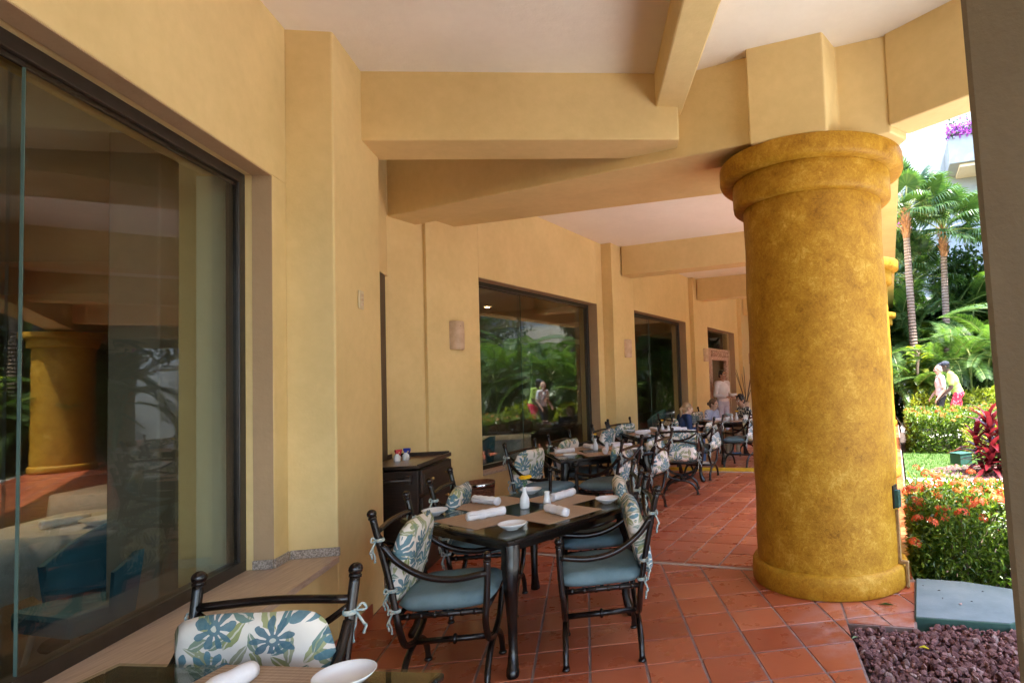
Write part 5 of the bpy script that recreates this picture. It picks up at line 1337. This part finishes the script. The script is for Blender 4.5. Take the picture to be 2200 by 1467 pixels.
        for s in (-1, 1): b.ball(hp(s*.070, .018, .035), (.016, .034, .038), 8, 6, hm)
        o = b.build('hair', HR[hair], t, True); remesh(o, .009, 2)
    else:
        b.ball(hp(0, -.05, -.02), (.078, .052, .05), 14, 10, hm); o = b.build('hair', HR[hair], t, True); remesh(o, .009, 2)
    if cap:
        b = MB(); b.ball(hp(0, -.012, .058), (.088, .105, .075), 16, 10, hm); b.tube([hp(-.05, .085, .055), hp(0, .10, .06), hp(.05, .085, .055)], [.03, .034, .03], 8); b.tube([hp(0, .07, .058), hp(0, .165, .045)], [.052, .040], 10)
        o = b.build('cap', CLO['cap'], t, True); remesh(o, .010, 2)
    for s in (-1, 1):
        b = MB(); b.ball(hp(s*.031, .078, .006), .0125, 10, 7); o = b.build('eye', eyew, t, True)
        b = MB(); b.ball(hp(s*.031, .0875, .006), .0058, 8, 6); b.build('iris', eyed, o, True)
        b = MB(); b.tube([hp(s*.015, .092, .026), hp(s*.032, .093, .031), hp(s*.048, .082, .026)], .004, 6); b.build('eyebrow', HR[hair if hair != 'grey' else 'brown'], t, True)
    b = MB(); b.tube([hp(-.022, .082, -.060), hp(0, .091, -.058), hp(.022, .082, -.060)], [.003, .006, .003], 6); b.build('lips', lipm, t, True)
    return t
def seated(lean=.1, armL=((-.24, .12, .66), (-.12, .36, .735)), armR=((.24, .12, .66), (.12, .36, .735)), head=(0, .10, 1.13)):
    y = lean
    return dict(pel=(0, 0, .53), chest=(0, y*.75, .80), neck=(0, y*.95, 1.00), head=head, shL=(-.165, y*.85, .935), shR=(.165, y*.85, .935), elL=armL[0], elR=armR[0], wrL=armL[1], wrR=armR[1],
                hipL=(-.09, .03, .50), hipR=(.09, .03, .50), knL=(-.11, .44, .49), knR=(.11, .44, .49), anL=(-.11, .42, .085), anR=(.12, .46, .085), toL=(-.12, .58, .035), toR=(.13, .62, .035))
pg_ = 'people sitting at the farthest table'
person('woman in navy blue top with blond ponytail, seated between two tables', (-.10, 10.46, -.01), 62, seated(.16, head=(.01, .21, 1.09)), 'light', 'blond', CLO['navy'], CLO['jeans'], CLO['shoe'], 'long', 'pony', True, pg_, -8, -4, S=.93)
person('woman in pale striped shirt with hair tied back, holding a phone', (.46, 12.0, -.02), 125, seated(.16, ((-.25, .16, .70), (-.05, .36, .80)), ((.25, .16, .70), (.07, .36, .80)), (.0, .20, 1.10)), 'light', 'brown', CLO['stripe'], CLO['khaki'], CLO['shoe'], 'long', 'bun', True, pg_, 4, -8, S=.93, grip=.9)
person('young man with curly black hair in a dark leaf-print shirt', (1.36, 12.12, -.02), -118, seated(.20, head=(0, .24, 1.13)), 'tan', 'black', CLO['pattern'], CLO['khaki'], CLO['sandal'], 'short', 'curly', False, pg_, 8, -6, S=.95)
t = thing('phone', 'dark phone held by the woman in the striped shirt', 'phone', (.79, 11.78, .755), -rad(125)); b = MB(); b.box((0, 0, 0), (.075, .012, .15), Matrix.Rotation(-.5, 3, 'X')); b.build('phone_body', P['dark'], t, bevel=.004)
ST = dict(pel=(0, 0, .93), chest=(0, .01, 1.24), neck=(0, .0, 1.46), head=(0, .03, 1.60), shL=(-.18, 0, 1.39), shR=(.18, 0, 1.39), hipL=(-.09, 0, .90), hipR=(.09, 0, .90), knL=(-.10, .03, .49), knR=(.10, .02, .49), anL=(-.10, 0, .085), anR=(.11, -.02, .085), toL=(-.13, .15, .035), toR=(.14, .13, .035))
person('waiter in pale uniform standing in the stone doorway, carrying plates', (1.0, 14.96, .001), 140, dict(ST, elL=(-.23, -.02, 1.10), elR=(.23, -.02, 1.10), wrL=(-.12, .24, 1.06), wrR=(.10, .25, 1.05)), 'tan', 'black', CLO['uniform'], CLO['utrous'], CLO['black'], 'long', 'short', False, None, 6, -4, grip=.8)
a = rad(140); hx, hy = 1.0+math.sin(a)*.37, 14.96+math.cos(a)*.37
for k in range(3): put('side_plate', M_PL, f'white plate carried by the waiter, {("lowest", "middle", "topmost")[k]} of his stack', 'plate', hx, hy, 1.065+.014*k, 0, 'plates carried by the waiter').scale = (1.35, 1.35, 1.2)
LE = dict(ST, chest=(0, .08, 1.23), neck=(0, .155, 1.44), head=(0, .235, 1.56), shL=(-.18, .135, 1.375), shR=(.18, .135, 1.375), elL=(-.22, .14, 1.07), elR=(.22, .10, 1.07), wrL=(-.19, .36, .86), wrR=(.20, .30, .82), knL=(-.10, .16, .50), knR=(.10, -.05, .50), anL=(-.10, .22, .09), anR=(.10, -.28, .12), toL=(-.10, .38, .04), toR=(.10, -.13, .04), pel=(0, -.02, .93))
person('man in lime T-shirt, dark cap and red patterned shorts walking in the garden', (6.78, 14.68, -.05), -72, LE, 'dark', 'black', CLO['lime'], CLO['redfl'], CLO['black'], 'short', 'short', False, 'couple walking in the garden', 0, -8, True, True, S=1.05)
person('woman in white T-shirt and dark shorts walking beside the man in the garden', (6.42, 14.78, -.05), -80, dict(ST, elL=(-.22, -.03, 1.10), elR=(.22, .02, 1.10), wrL=(-.20, .12, .90), wrR=(.20, .18, .92), knL=(-.10, .12, .49), anL=(-.10, .16, .085), toL=(-.11, .31, .035), anR=(.11, -.2, .1), toR=(.12, -.06, .035)), 'light', 'grey', CLO['white'], CLO['black'], CLO['black'], 'short', 'bald', True, 'couple walking in the garden', 0, 4, False, True, S=.98)
